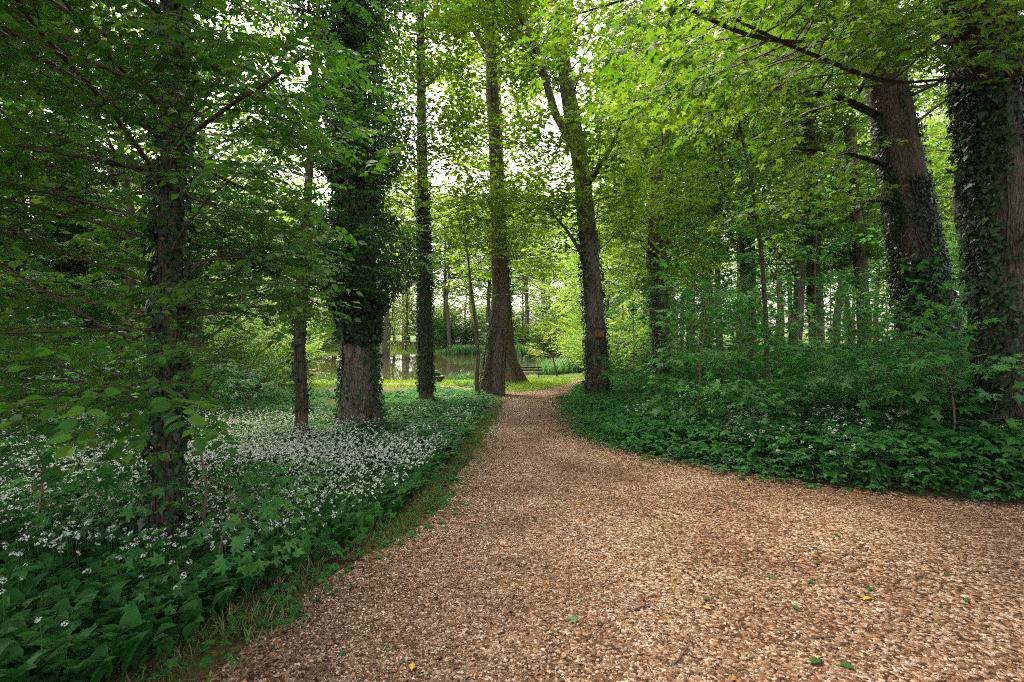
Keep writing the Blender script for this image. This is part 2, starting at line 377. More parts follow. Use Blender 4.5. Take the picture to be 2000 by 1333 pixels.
# the path swings right past the bench
cl = np.array([(.3, 19.8), (.95, 20.9), (1.9, 22.2), (2.75, 24.0), (3.5, 26.6), (4.3, 29.5), (5.6, 33), (7.6, 37), (10, 41)])
tt = np.linspace(0, 1, len(cl)); tq = np.linspace(0, 1, 50); cl = np.stack([np.interp(tq, tt, cl[:, 0]), np.interp(tq, tt, cl[:, 1])], 1)
tg = nrm(np.gradient(cl, axis=0)); nn = np.stack([-tg[:, 1], tg[:, 0]], 1)
hw = np.interp(tq, [0, .2, 1], [1.15, .95, .8])[:, None]
TAIL = np.concatenate([cl + nn * hw, (cl - nn * hw)[::-1]])
strip("footpath", cl + nn * hw, cl - nn * hw, 8, .030, GRAVEL)
cl2 = np.array([(.3, 21.2), (-1.0, 22.0), (-2.4, 24), (-4.2, 26.6), (-8, 28.4), (-14, 29.4), (-24, 29.8)])
cl2 = np.stack([np.interp(tq, np.linspace(0, 1, 7), cl2[:, 0]), np.interp(tq, np.linspace(0, 1, 7), cl2[:, 1])], 1)
tg2 = nrm(np.gradient(cl2, axis=0)); nn2 = np.stack([-tg2[:, 1], tg2[:, 0]], 1)
TAIL2 = np.concatenate([cl2 + nn2 * .45, (cl2 - nn2 * .45)[::-1]])
strip("bank_path", cl2 + nn2 * .45, cl2 - nn2 * .45, 6, .036, GRAVEL)

b = Buf(); P_ = np.array(POND); n_ = len(P_)
b.add(np.concatenate([P_, np.full((n_, 1), WATER_Z)], 1), [(np.arange(n_)[None], 0)])
tag(b.obj("water", [water_mat()]), kind="structure")

def on_path(x, y):
    a = (y < 20.6) & (x > xl(y)) & (x < xr(y))
    return a | inside(TAIL, x, y) | inside(TAIL2, x, y)

# ------------------------------------------------------------------ leaf shapes: x along the blade, y across, z up
def fan(outline, center):
    V = np.array([center] + outline, float); n = len(outline)
    return V, [(np.array([[0, i + 1, (i + 1) % n + 1] for i in range(n)]))]
def T_ovate():
    V = [[0, 0, 0]]; F = []
    for u, w in [(.12, .17), (.32, .285), (.56, .27), (.78, .15), (.9, .06)]: V += [[u, w, .17 * w + .01 - .12 * u * u], [u, 0, -.02 - .12 * u * u], [u, -w, .17 * w + .01 - .12 * u * u]]
    V.append([1.04, 0, -.16])
    for i in range(4):
        for k in (0, 1): a = 1 + i * 3 + k; F.append([a, a + 1, a + 4, a + 3])
    return np.array(V), [np.array([[0, 2, 1], [0, 3, 2], [13, 14, 16], [14, 15, 16]]), np.array(F)]
def T_rhomb():
    V = np.array([[0, 0, 0], [.42, .29, .05], [1, 0, -.08], [.42, -.29, .05]])
    return V, [np.array([[0, 3, 2], [0, 2, 1]])]
def T_maple():
    o = []
    for a, r in [(-160, .12), (-128, .34), (-112, .52), (-92, .36), (-80, .33), (-62, .56), (-50, .80), (-36, .52), (-22, .36), (-14, .62), (0, 1.0), (14, .62), (22, .36), (36, .52), (50, .80), (62, .56), (80, .33), (92, .36), (112, .52), (128, .34), (160, .12)]:
        o.append([.32 + .68 * r * math.cos(R(a)), .68 * r * math.sin(R(a)) * 1.1, -.10 * r * r + .03])
    V, F = fan(o, [.30, 0, .03]); return V, F
def T_maple_far():
    V = np.array([[0, 0, 0], [.15, .42, -.03], [.38, .2, .03], [.72, .42, -.05], [.6, .16, .03], [1.0, 0, -.1], [.6, -.16, .03], [.72, -.42, -.05], [.38, -.2, .03], [.15, -.42, -.03]])
    return V, [np.array([[0, 2, 1], [2, 4, 3], [0, 8, 2], [2, 8, 4], [8, 6, 4], [4, 6, 5], [6, 8, 7], [0, 9, 8]])]
def T_ivy():
    V = np.array([[0, 0, 0], [-.1, .28, .02], [.2, .46, -.05], [.45, .24, .02], [1, 0, -.08], [.45, -.24, .02], [.2, -.46, -.05], [-.1, -.28, .02], [.3, 0, .05]])
    return V, [np.array([[8, 1, 0], [8, 2, 1], [8, 3, 2], [8, 4, 3], [8, 5, 4], [8, 6, 5], [8, 7, 6], [8, 0, 7]])[:, ::-1].copy()]
def T_ivy_far():
    V = np.array([[-.05, 0, 0], [.2, .42, 0], [1, 0, -.06], [.2, -.42, 0]])
    return V, [np.array([[0, 3, 2], [0, 2, 1]])]
def T_garlic():
    u = np.array([0, .12, .35, .6, .82, 1.0]); w = np.array([.03, .05, .15, .17, .09, 0.0])
    ang = np.array([1.25, 1.2, .95, .55, .1, -.35]); x = np.concatenate([[0], np.cumsum(np.diff(u) * np.cos(ang[:-1]))]); z = np.concatenate([[0], np.cumsum(np.diff(u) * np.sin(ang[:-1]))])
    V = []
    for i in range(5): V += [[x[i], w[i], z[i] + w[i] * .35], [x[i], 0, z[i]], [x[i], -w[i], z[i] + w[i] * .35]]
    V.append([x[5], 0, z[5]]); F = []
    for i in range(4):
        for k in (0, 1): a = i * 3 + k; F.append([a, a + 1, a + 4, a + 3])
    return np.array(V), [np.array(F), np.array([[12, 13, 15], [13, 14, 15]])]
def T_garlic_far():
    V = np.array([[0, .03, 0], [0, -.03, 0], [.3, -.17, .45], [.3, .17, .45], [.85, 0, .45]])
    return V, [np.array([[0, 1, 2, 3]]), np.array([[3, 2, 4]])]
def T_trefoil():
    """a compound leaf: three stalked leaflets, the side ones cleft"""
    Vs, Fs, n = [], [], 0; V0, F0 = T_ovate()
    for a, s, ox in [(0, .62, .38), (62, .5, .30), (-62, .5, .30), (118, .36, .26), (-118, .36, .26)]:
        c, sn = math.cos(R(a)), math.sin(R(a)); v = V0 * s * np.array([1, 1.15, 1])
        v = np.stack([v[:, 0] * c - v[:, 1] * sn + ox, v[:, 0] * sn + v[:, 1] * c, v[:, 2] + .03 - .10 * (abs(a) > 1) * v[:, 0]], 1)
        Vs.append(v); Fs.append([f + n for f in F0]); n += len(V0)
    return np.concatenate(Vs), [np.concatenate([f[0] for f in Fs]), np.concatenate([f[1] for f in Fs])]
def T_trefoil_far():
    Vs, Fs, n = [], [], 0; V0, F0 = T_rhomb()
    for a, s, ox in [(0, .62, .38), (75, .55, .28), (-75, .55, .28)]:
        c, sn = math.cos(R(a)), math.sin(R(a)); v = V0 * s
        Vs.append(np.stack([v[:, 0] * c - v[:, 1] * sn + ox, v[:, 0] * sn + v[:, 1] * c, v[:, 2]], 1)); Fs.append(F0[0] + n); n += 4
    return np.concatenate(Vs), [np.concatenate(Fs)]
def T_blade():
    V = np.array([[0, .04, 0], [0, -.04, 0], [.12, -.035, .55], [.12, .035, .55], [.5, 0, .95]])
    return V, [np.array([[0, 1, 2, 3]]), np.array([[3, 2, 4]])]
def T_umbel():
    """a ball of small six-petalled stars on stalks"""
    rg = np.random.default_rng(5); Vs, Fs, n = [], [], 0
    for i in range(13):
        z = rg.uniform(-.15, 1); a = i * 2.4; r = math.sqrt(max(0, 1 - z * z)); c = np.array([r * math.cos(a), r * math.sin(a), z]) * .8 + np.array([0, 0, .35])
        N_ = nrm(np.array([r * math.cos(a), r * math.sin(a), z + .4])); Bm = basis(np.cross(N_, [.3, .8, .1]), N_)
        v = [[0, 0, 0]]
        for k in range(12):
            rr = .42 if k % 2 == 0 else .13; v.append([rr * math.cos(k * math.pi / 6), rr * math.sin(k * math.pi / 6), .08 if k % 2 == 0 else 0])
        v = np.array(v) @ Bm.T + c; Vs.append(v); Fs.append(np.array([[0, k + 1, (k + 1) % 12 + 1] for k in range(12)]) + n); n += 13
    return np.concatenate(Vs), [np.concatenate(Fs)]
def T_umbel_far():
    V = []; F = []; n = 0; rg = np.random.default_rng(6)
    for i in range(5):
        c = rg.normal(0, .5, 3); c[2] = abs(c[2]) * .6; d = nrm(rg.normal(0, 1, 3) * np.array([1, 1, .4])); B_ = basis(d, np.array([0, 0, 1.0]) + rg.normal(0, .5, 3))
        V.append(np.array([[-.5, 0, 0], [0, .4, .1], [.5, 0, 0], [0, -.4, .1]]) @ B_.T + c); F.append([n, n + 3, n + 2, n + 1]); n += 4
    return np.concatenate(V), [np.array(F)]
TPL = {k: globals()["T_" + k]() for k in "ovate rhomb maple maple_far ivy ivy_far garlic garlic_far trefoil trefoil_far blade umbel umbel_far".split()}

def place(buf, tpl, pos, Rm, s, mat=0, yscale=None):
    """many copies of a leaf shape in one go"""
    V, Fs = TPL[tpl]; s = np.broadcast_to(s, (len(pos),))
    if len(pos) == 0: return
    P = pos[:, None] + s[:, None, None] * np.einsum('nij,vj->nvi', Rm, V)
    off = (np.arange(len(pos)) * len(V))[:, None, None]
    buf.add(P.reshape(-1, 3), [((f[None] + off).reshape(-1, f.shape[1]), mat) for f in Fs])

def make_spray(kind, n, L, size, seed):
    """leaf places along one twig that points along x"""
    rg = np.random.default_rng(seed); t = (np.arange(n) + .6) / n; side = np.where(np.arange(n) % 2, 1, -1.0)
    x = t * L; y = .04 * L * np.sin(t * 3 + seed); z = -.10 * L * t * t
    if kind == 'maple':
        a = np.radians(rg.uniform(35, 95, n)); pet = size * rg.uniform(.5, .9, n)
        d = np.stack([np.cos(a), side * np.sin(a), rg.uniform(-.45, .1, n)], 1)
        pos = np.stack([x, y, z], 1) + d * pet[:, None] + np.array([0, 0, 1]) * rg.uniform(-.25, .3, (n, 1)) * size
        nor = np.array([0, 0, 1.0]) + rg.normal(0, .33, (n, 3))
    else:
        a = np.radians(rg.uniform(38, 75, n)); a[-1] = .1
        d = np.stack([np.cos(a), side * np.sin(a), rg.uniform(-.40, .05, n)], 1); pos = np.stack([x, y, z], 1) + d * size * .08
        nor = np.array([0, 0, 1.0]) + rg.normal(0, .42, (n, 3)) + np.array([0, -.15, 0])
    s = size * rg.uniform(.65, 1.15, n) * np.where(t > .85, .8, 1)
    return pos, basis(d, nor), s, np.stack([x, y, z], 1)

class Crown:
    """limbs, twigs and leaf sprays of one tree, gathered before the meshes are made"""
    def __init__(s, rg): s.rg = rg; s.tubes = []; s.sp = []; s.sd = []; s.sn = []; s.ss = []
    def spray(s, p, d, n, sc): s.sp.append(p); s.sd.append(d); s.sn.append(n); s.ss.append(sc)
    def limb(s, start, d, L, r, step=.3, sub=.5, up=.10, leafy=.25, nsub=2.3, sc=1.0, bare=False, kink=.18):
        rg = s.rg; n = max(5, int(L / .45)); d = nrm(np.asarray(d, float)); P = [np.asarray(start, float)]; dd = d.copy()
        for i in range(n):
            dd = nrm(dd + rg.normal(0, kink, 3) * np.array([1, 1, .6]) * .6 + np.array([0, 0, up * (1 - 1.6 * i / n)])); P.append(P[-1] + dd * L / n)
        P = np.array(P); rad = r * np.linspace(1, .22, n + 1) ** .8; s.tubes.append((P, rad, 6 if r > .03 else 4))
        s.twigs(P, rad, L, step, sub, leafy, nsub, sc)
        return P
    def twigs(s, P, rad, L, step=.3, sub=.5, leafy=.25, nsub=2.3, sc=1.0):
        rg = s.rg; n = len(P) - 1; ns = max(3, int(L * nsub * 1.5)); tang = nrm(np.gradient(P, axis=0))
        for k in range(ns):
            t = leafy + (1 - leafy) * (k + rg.uniform(.1, .9)) / ns; f = t * n; i = min(int(f), n - 1); p = P[i] * (1 - (f - i)) + P[i + 1] * (f - i)
            td = tang[i]; side = 1 if k % 2 else -1; lat = nrm(np.cross([0, 0, 1.0], td) + 1e-6) * side
            sdir = nrm(td * rg.uniform(.5, 1.0) + lat * rg.uniform(.6, 1.1) + np.array([0, 0, rg.uniform(-.25, .3)]))
            SL = L * sub * (1.1 - .75 * t) * rg.uniform(.6, 1.2) + .25; m = max(3, int(SL / .35)); Q = [p]; q = sdir.copy()
            for j in range(m):
                q = nrm(q + rg.normal(0, .12, 3) + np.array([0, 0, -.04])); Q.append(Q[-1] + q * SL / m)
            Q = np.array(Q); s.tubes.append((Q, max(.004, rad[i] * .4) * np.linspace(1, .25, m + 1), 3))
            cnt = max(2, int(SL / step * 1.6))
            for j in range(cnt):
                g = (j + 1) / cnt * m; jj = min(int(g), m - 1); pp = Q[jj] * (1 - (g - jj)) + Q[jj + 1] * (g - jj); qt = nrm(Q[jj + 1] - Q[jj])
                sl = 1 if j % 2 else -1; l2 = nrm(np.cross([0, 0, 1.0], qt)) * sl
                dr = nrm(qt * rg.uniform(.6, 1.0) + l2 * rg.uniform(.35, 1.0) + np.array([0, 0, rg.uniform(-.3, .15)])) if j < cnt - 1 else qt
                s.spray(pp, dr, nrm(np.array([0, 0, 1.0]) + rg.normal(0, .16, 3)), sc * rg.uniform(.75, 1.2))
    def leaves(s, kind, tpl, size, n, L, keep=None, seed=0, drop=.12, twigs=False):
        """leaf transforms; keep(p) prunes whole sprays"""
        if not s.sp: return np.zeros((0, 3)), np.zeros((0, 3, 3)), np.zeros(0)
        sp = np.array(s.sp); Rm = basis(np.array(s.sd), np.array(s.sn)); sc = np.array(s.ss)
        if keep is not None:
            k = keep(sp + nrm(np.array(s.sd)) * (L * .5)); sp, Rm, sc = sp[k], Rm[k], sc[k]
        which = s.rg.integers(0, 5, len(sp)); Ps, Rs, Ss = [], [], []
        for w in range(5):
            tp, tR, ts, tw = make_spray(kind, int(n * 1.5), L * 1.15, size, seed * 7 + w); q = which == w
            if not q.any(): continue
            Ps.append((sp[q][:, None] + sc[q][:, None, None] * np.einsum('sij,nj->sni', Rm[q], tp)).reshape(-1, 3))
            Rs.append(np.einsum('sij,njk->snik', Rm[q], tR).reshape(-1, 3, 3)); Ss.append((sc[q][:, None] * ts[None]).ravel())
            if twigs:
                for a, B_, c in zip(sp[q], Rm[q], sc[q]): s.tubes.append((a + c * (np.concatenate([[[0, 0, 0]], tw]) @ B_.T)[::3], .0025, 3))
        P, R_, S = np.concatenate(Ps), np.concatenate(Rs), np.concatenate(Ss)
        k = s.rg.random(len(P)) > drop; P, R_, S = P[k], R_[k], S[k]
        return P, R_, S

def keep_view(p):
    """the open view down the path to the pond, and the air round the tripod, stay free of twigs"""
    px, py = proj(p); Y = p[:, 1]
    bad = np.linalg.norm(p - np.array([0, 0, CAMZ]), axis=1) < 2.1
    win = (px > 735) & (px < 1185) & (py > 600) & (py < 1400) & (Y > 0) & (Y < 33)
    win |= (px > 600) & (px < 760) & (py > 690) & (py < 1400) & (Y > 0) & (Y < 11)
    win |= (px > 420) & (px < 1300) & (py > 800) & (Y > 0)
    win |= (px > 1120) & (px < 1200) & (py > 560) & (py < 690) & (Y > 0) & (Y < 18)
    gap = (px > 1552) & (px < 1628) & (py > 60) & (py < 680) & (Y < 14)      # stems that stay in sight through the leaves
    gap |= (px > 1262) & (px < 1304) & (py > 330) & (py < 720) & (Y < 15)
    gap |= (px > 1335) & (px < 1362) & (py > 400) & (py < 690) & (Y < 17)
    win |= gap & (Y > 0) & (vnoise(px, py, 15, .022) > .3)
    return ~(bad | win)

def trunk_mesh(P, rad, segs, flare=.7, flute=.06, seed=0, root=.35):
    """a tapering stem with root flare and shallow flutes; P relative to the base"""
    rg = np.random.default_rng(seed); seg = np.linalg.norm(np.diff(P, axis=0), axis=1); s = np.concatenate([[0], np.cumsum(seg)])
    n = int(np.clip(s[-1] / .14, 12, 110)); q = np.linspace(0, 1, n) ** 1.25 * s[-1]
    # smooth the polyline
    C = np.stack([np.interp(q, s, P[:, i]) for i in range(3)], 1); r = np.interp(q, s, rad)
    for _ in range(6): C[1:-1] = .25 * C[:-2] + .5 * C[1:-1] + .25 * C[2:]
    a = np.arange(segs) / segs * 2 * math.pi; h = q[:, None]; A = a[None]
    k1, k2, k3 = rg.integers(3, 6), rg.integers(5, 9), rg.integers(9, 14); p1, p2, p3 = rg.uniform(0, 6, 3)
    lump = flute * (np.sin(k1 * A + p1 + h * .25) * .6 + np.sin(k2 * A + p2 - h * .4) * .4 + np.sin(k3 * A + p3 + h * .9) * .25) + .03 * np.sin(h * 2.1 + 2 * A + p1) + .02 * np.sin(h * 5.3 + 3 * A + p2)
    fl = flare * np.exp(-h / root) * (.75 + .45 * np.cos(k1 * A + p1))
    rr = r[:, None] * (1 + lump + fl)
    V = C[:, None] + np.stack([rr * np.cos(A), rr * np.sin(A), np.zeros_like(rr)], -1)
    i = np.arange(n - 1)[:, None] * segs; j = np.arange(segs)[None]; j2 = (j + 1) % segs
    F = np.stack([i + j, i + j2, i + segs + j2, i + segs + j], -1).reshape(-1, 4)
    return V.reshape(-1, 3), F, C, r, q

def ivy_on(buf, C, r, q, h0, h1, n, size, cover, rg, bush=.05, tpl='ivy', mat=0, stem=True, flare=.5, pw=1.3):
    """leaves on the bark; cover(h, a) is the chance that ivy grows there"""
    h = rg.uniform(h0, h1, n); a = rg.uniform(0, 2 * math.pi, n); k = rg.random(n) < cover(h, a); h, a = h[k], a[k]; n = len(h)
    c = np.stack([np.interp(h, q, C[:, i]) for i in range(3)], 1); rr = np.interp(h, q, r) * (1 + flare * np.exp(-h / .35))
    b_ = bush(h) if callable(bush) else bush
    off = rr * 1.03 + b_ * rg.random(n) ** pw * (.55 + .9 * vnoise(a * 1.6, h * 1.3, 23)) + .01
    N_ = np.stack([np.cos(a), np.sin(a), np.zeros(n)], 1); p = c + N_ * off[:, None] + rg.normal(0, .02, (n, 3))
    d = np.stack([np.cos(a) * .35, np.sin(a) * .35, -np.ones(n)], 1) + rg.normal(0, .45, (n, 3)); nor = N_ + np.array([0, 0, .45]) + rg.normal(0, .35, (n, 3))
    place(buf, tpl, p, basis(d, nor), size * rg.uniform(.4, 1.1, n) ** 1.0 * np.where(rg.random(n) < .12, 1.5, 1.0), mat)
    if stem:
        for _ in range(14):
            a0 = rg.uniform(0, 6.28); hh = np.linspace(h0, min(h1, h0 + rg.uniform(1.2, 4)), 14); aa = a0 + np.cumsum(rg.normal(0, .12, 14))
            cc = np.stack([np.interp(hh, q, C[:, i]) for i in range(3)], 1); r2 = np.interp(hh, q, r) * (1.06 + flare * 1.2 * np.exp(-hh / .35))
            buf.tube(cc + np.stack([np.cos(aa), np.sin(aa), aa * 0], 1) * r2[:, None], .012, 4, 1)

def tree(name, label, cat, pts, bark='bark', leaf=None, group=None, Y=None, top=None, segs=28, flare=.7, flute=.06, seed=1,
         limbs=(), auto=None, ivy=None, forks=(), size=.1, n=14, L=.5, kind='lime', tpl='rhomb', drop=.12, twigs=False, keep=keep_view, root=.35):
    """pts: (px, py, width px) up the stem at one distance; forks and limbs: see below"""
    rg = np.random.default_rng(seed); px0, py0, w0 = pts[0]
    if Y is None: Y = Yat(px0, py0)
    base = np.array([(px0 - 1000) / 1000 * Y, Y, 0.0]); base[2] = float(G(base[0], Y)) - .12
    P = np.array([W(px, py, Y) for px, py, _ in pts]); P[0] = base; P = P - base; rad = np.array([w / 2000 * Y for *_, w in pts]) * Y / math.hypot(base[0], Y)   # seen off the axis a round stem looks wider
    if top and P[-1, 2] < top:
        d = nrm(P[-1] - P[-2]); d = nrm(d + np.array([0, 0, .8])); e = P[-1] + d * (top - P[-1, 2]) / d[2]
        P = np.vstack([P, (P[-1] + e) / 2, e]); rad = np.concatenate([rad, [rad[-1] * .65, rad[-1] * .15]])
    root_o = thing(name, label, cat, base, group)
    V, F, C, r, q = trunk_mesh(P, rad, segs, flare, flute, seed, root)
    tb = Buf(); tb.add(V, [(F, 0)])
    cr = Crown(rg)
    for f in forks:                            # a big bare limb given by picture points: [(px,py,w)...], depth offset at its end
        fp, dy = f[:2]; m = len(fp); Q = np.array([W(px, py, Y + dy * i / (m - 1)) for i, (px, py, _) in enumerate(fp)]) - base
        fr = np.array([w / 2000 * Y for *_, w in fp]); V2, F2, C2, r2, q2 = trunk_mesh(Q, fr, max(8, segs // 2), 0.0, .04, seed + 3)
        fb = Buf(); fb.add(V2, [(F2, 0)]); fb.obj("limb", [M[bark]], root_o, smooth=True)
        if len(f) > 2: cr.twigs(C2, r2, q2[-1], **f[2])
    at = lambda z: np.array([np.interp(z, C[:, 2], C[:, i]) for i in range(3)])
    if auto:
        for A in auto:
            nl_ = int(A['n'] * 1.5)
            for k in range(nl_):
                z = A['z'][0] + (A['z'][1] - A['z'][0]) * (k + rg.random()) / nl_; az = R(rg.uniform(*A.get('az', (0, 360))) if 'az' in A else k * 137.5 + rg.uniform(-30, 30))
                el = R(rg.uniform(*A.get('el', (0, 35)))); d = np.array([math.cos(az) * math.cos(el), math.sin(az) * math.cos(el), math.sin(el)])
                LL = rg.uniform(*A['L']) * (1 - .45 * (z - A['z'][0]) / max(A['z'][1] - A['z'][0], .1) * A.get('tap', 1))
                cr.limb(at(z), d, LL, A.get('r', .012 * LL + .008), A.get('step', .3), A.get('sub', .5), A.get('up', .08), A.get('leafy', .25), A.get('nsub', 2.3), A.get('sc', 1.0))
    if leaf:
        lp, lR, ls = cr.leaves(kind, tpl, size, n, L, (lambda p: keep(p + base)) if keep else None, seed, drop, twigs)
        lb = Buf(); place(lb, tpl, lp, lR, ls, 0)
    if keep:                                   # shoots that would cross the open view are cut back too
        cr.tubes = [t for t in cr.tubes if np.ravel(t[1])[0] > .05 or keep(np.array([t[0][-1], t[0][len(t[0]) // 2]]) + base).all()]
    for t in cr.tubes: tb.tube(*t, 1)
    tb.obj("trunk", [M[bark], M['twig'] if bark != 'bark_red' else M['bark_red']], root_o, smooth=True)
    if leaf and lb.n: lb.obj("crown", [M[leaf]], root_o)
    if ivy:
        ib = Buf()
        for v in ivy: ivy_on(ib, C, r, q, v['h'][0], v['h'][1], v['n'], v.get('size', .06), v['cover'], rg, v.get('bush', .05), v.get('tpl', 'ivy_far'), 0, v.get('stem', True), flare, v.get('pw', 1.3))
        ib.obj("ivy", [M['ivy'], M['twig']], root_o)
    return root_o, base, C, r, q

# ------------------------------------------------------------------ the named trees
def cov(base, parts=(), nz=.6, seed=0):
    """ivy cover: base chance plus lobes (angle in degrees, width, strength); patchy"""
    def f(h, a):
        v = np.full(h.shape, float(base))
        for ang, wid, st in parts:
            dlt = np.abs((a - R(ang) + math.pi) % (2 * math.pi) - math.pi); v = v + st * np.clip(1.3 - dlt / R(wid), 0, 1)
        return np.clip(v + nz * (vnoise(a * 2.2, h * 1.6, seed) - .5) * 2 * (v > .02), 0, 1)
    return f

# near tree on the verge, thin stem, low layered sprays
def keep_near(p):
    px, py = proj(p); Y = p[:, 1]
    bad = np.linalg.norm(p - np.array([0, 0, CAMZ]), axis=1) < 2.3
    bad |= (px > 620) & (Y > 0) & (py > 330)
    bad |= (px > 740) & (Y > 0)
    bad |= (px > 545) & (py < 440) & (Y > 0) & (vnoise(px, py, 8, .02) > .42)
    bad |= (py > 900) & (Y > 0) & (Y < 3.6)
    bad |= (py > 860) & (Y > 0) & (vnoise(px, py, 3, .02) > .3)
    bad |= (px > 420) & (py > 640) & (Y > 0)
    return ~bad
EA = dict(size=.078, n=13, L=.44, kind='lime', tpl='ovate')
tree("hornbeam_tree", "slim dark tree among white garlic flowers, its lower stem wrapped in layered leafy twigs", "tree",
     [(318, 1090, 52), (325, 900, 48), (330, 700, 46), (330, 500, 46), (335, 300, 45), (340, 0, 42)], 'bark', 'lime', top=14, segs=40, seed=11,
     auto=[dict(n=24, z=(.9, 3.2), L=(1.2, 2.3), el=(-8, 22), r=.012, step=.22, sub=.5, nsub=3.4, up=.0, sc=1.0, tap=.2),
           dict(n=22, z=(2.8, 5.2), L=(1.9, 3.6), el=(0, 25), r=.022, step=.24, sub=.5, nsub=3.2, up=.03, sc=1.05),
           dict(n=14, z=(5.2, 8.5), L=(2.2, 3.8), el=(0, 40), r=.025, step=.28, sub=.5), dict(n=16, z=(8, 13), L=(3.5, 5), el=(0, 30), r=.03, step=.34, sub=.5)],  # top tier added above the view to darken the near path
     ivy=[dict(h=(.1, 5.5), n=5200, size=.065, cover=cov(.6, [(0, 60, .4), (200, 50, .3)], .6, 5), bush=.06, tpl='ivy')],
     keep=keep_near, twigs=True, flute=.05, **EA)

# big old ivy tree
tree("ivy_tree", "massive old trunk bare and flared at its foot, cloaked in bushy dark ivy above", "tree",
     [(703, 834, 74), (703, 700, 64), (700, 500, 60), (692, 300, 56), (684, 0, 50)], 'bark_grey', 'lime', top=13, segs=56, flare=.55, root=.3, seed=22,
     auto=[dict(n=6, z=(2.6, 4.4), L=(1.4, 2.4), el=(-5, 20), r=.02, step=.3, sub=.5, az=(170, 350)), dict(n=8, z=(8.5, 12), L=(2, 3.5), el=(5, 40), r=.03, step=.36)],
     ivy=[dict(h=(.3, 2.6), n=5200, size=.075, cover=cov(.05, [(0, 55, .8), (180, 28, .7)], .4, 2), bush=.10, tpl='ivy'),
          dict(h=(2.0, 11), n=60000, size=.09, cover=cov(.7, [(180, 60, .3)], .5, 8), pw=.75, bush=lambda h: .15 + 1.15 * np.clip((h - 1.8) / 2.2, 0, 1) * (.55 + .45 * np.sin(h * 2.1)), tpl='ivy_far')],
     size=.12, n=12, L=.5)

tree("young_tree", "slim crooked tree beside the flared ivy trunk, rising from the garlic bed", "tree",
     [(586, 858, 24), (590, 780, 21), (583, 680, 20), (592, 560, 19), (600, 400, 17), (612, 200, 14), (620, 60, 12)], 'bark_red', 'lime', top=9, segs=20, seed=33,
     auto=[dict(n=28, z=(2.6, 8.5), L=(1.4, 2.6), el=(0, 35), r=.014, step=.26, tap=.3)],
     ivy=[dict(h=(.6, 4.5), n=2600, size=.065, cover=cov(.35, [(180, 70, .5)], .6, 3), bush=.12, tpl='ivy_far')], size=.085, n=12, L=.45)

tree("ivy_clad_tree", "straight slender trunk sleeved in neat small ivy leaves in front of the pond", "tree",
     [(833, 788, 27), (830, 600, 25), (826, 400, 21), (823, 200, 18), (820, 0, 15)], 'bark_red', 'maple_glow', top=17, segs=24, seed=44, flare=.3,
     auto=[dict(n=28, z=(5.0, 11), L=(1.6, 3.0), el=(0, 30), r=.022, step=.34, nsub=2.0), dict(n=26, z=(10.5, 16.5), L=(1.8, 3.4), el=(10, 45), r=.025, step=.4)],
     ivy=[dict(h=(.5, 7.2), n=7800, size=.085, cover=cov(.72, [(185, 60, .3)], .35, 6), bush=.06)], size=.17, n=11, L=.65, kind='maple', tpl='maple_far')

tree("leaning_tree", "smooth grey trunk leaning over the end of the gravel path, ivy up one edge", "tree",
     [(958, 772, 46), (966, 700, 41), (977, 600, 34), (974, 450, 28), (968, 300, 25), (960, 150, 23), (956, 0, 19)], 'bark_grey', 'maple_glow', top=20, segs=36, seed=55, flare=.3,
     forks=[([(958, 110, 16), (930, 65, 13), (905, 20, 11), (885, -60, 9)], 1.0, dict(step=.5))],
     auto=[dict(n=16, z=(5.5, 12), L=(1.8, 3.2), el=(0, 30), r=.025, step=.36, nsub=1.9), dict(n=16, z=(12, 19.5), L=(2, 3.8), el=(10, 45), r=.03, step=.42, nsub=2.0)],
     ivy=[dict(h=(.4, 9), n=5200, size=.10, cover=cov(.0, [(20, 35, .9)], .3, 4), bush=.18), dict(h=(.3, 3.6), n=2600, size=.09, cover=cov(.0, [(190, 40, .75)], .4, 9), bush=.08)],
     size=.20, n=11, L=.7, kind='maple', tpl='maple_far')

tree("oak_tree", "thick furrowed reddish trunk with spreading root flare next to the bench", "tree",
     [(992, 748, 44), (987, 690, 34), (983, 600, 28), (977, 450, 24), (971, 250, 21), (964, 0, 17)], 'bark_red', 'maple_glow', top=22, segs=40, seed=66, flare=1.05, root=.95,
     auto=[dict(n=14, z=(6, 11), L=(2.5, 4.2), el=(0, 25), r=.03, step=.5, nsub=1.9), dict(n=18, z=(11, 21), L=(2.5, 4.6), el=(5, 40), r=.04, step=.5, nsub=1.9)],
     ivy=[dict(h=(3.4, 11), n=3600, size=.13, cover=cov(.0, [(0, 60, .8)], .4, 4), bush=.2)], size=.25, n=10, L=.8, kind='maple', tpl='maple_far')

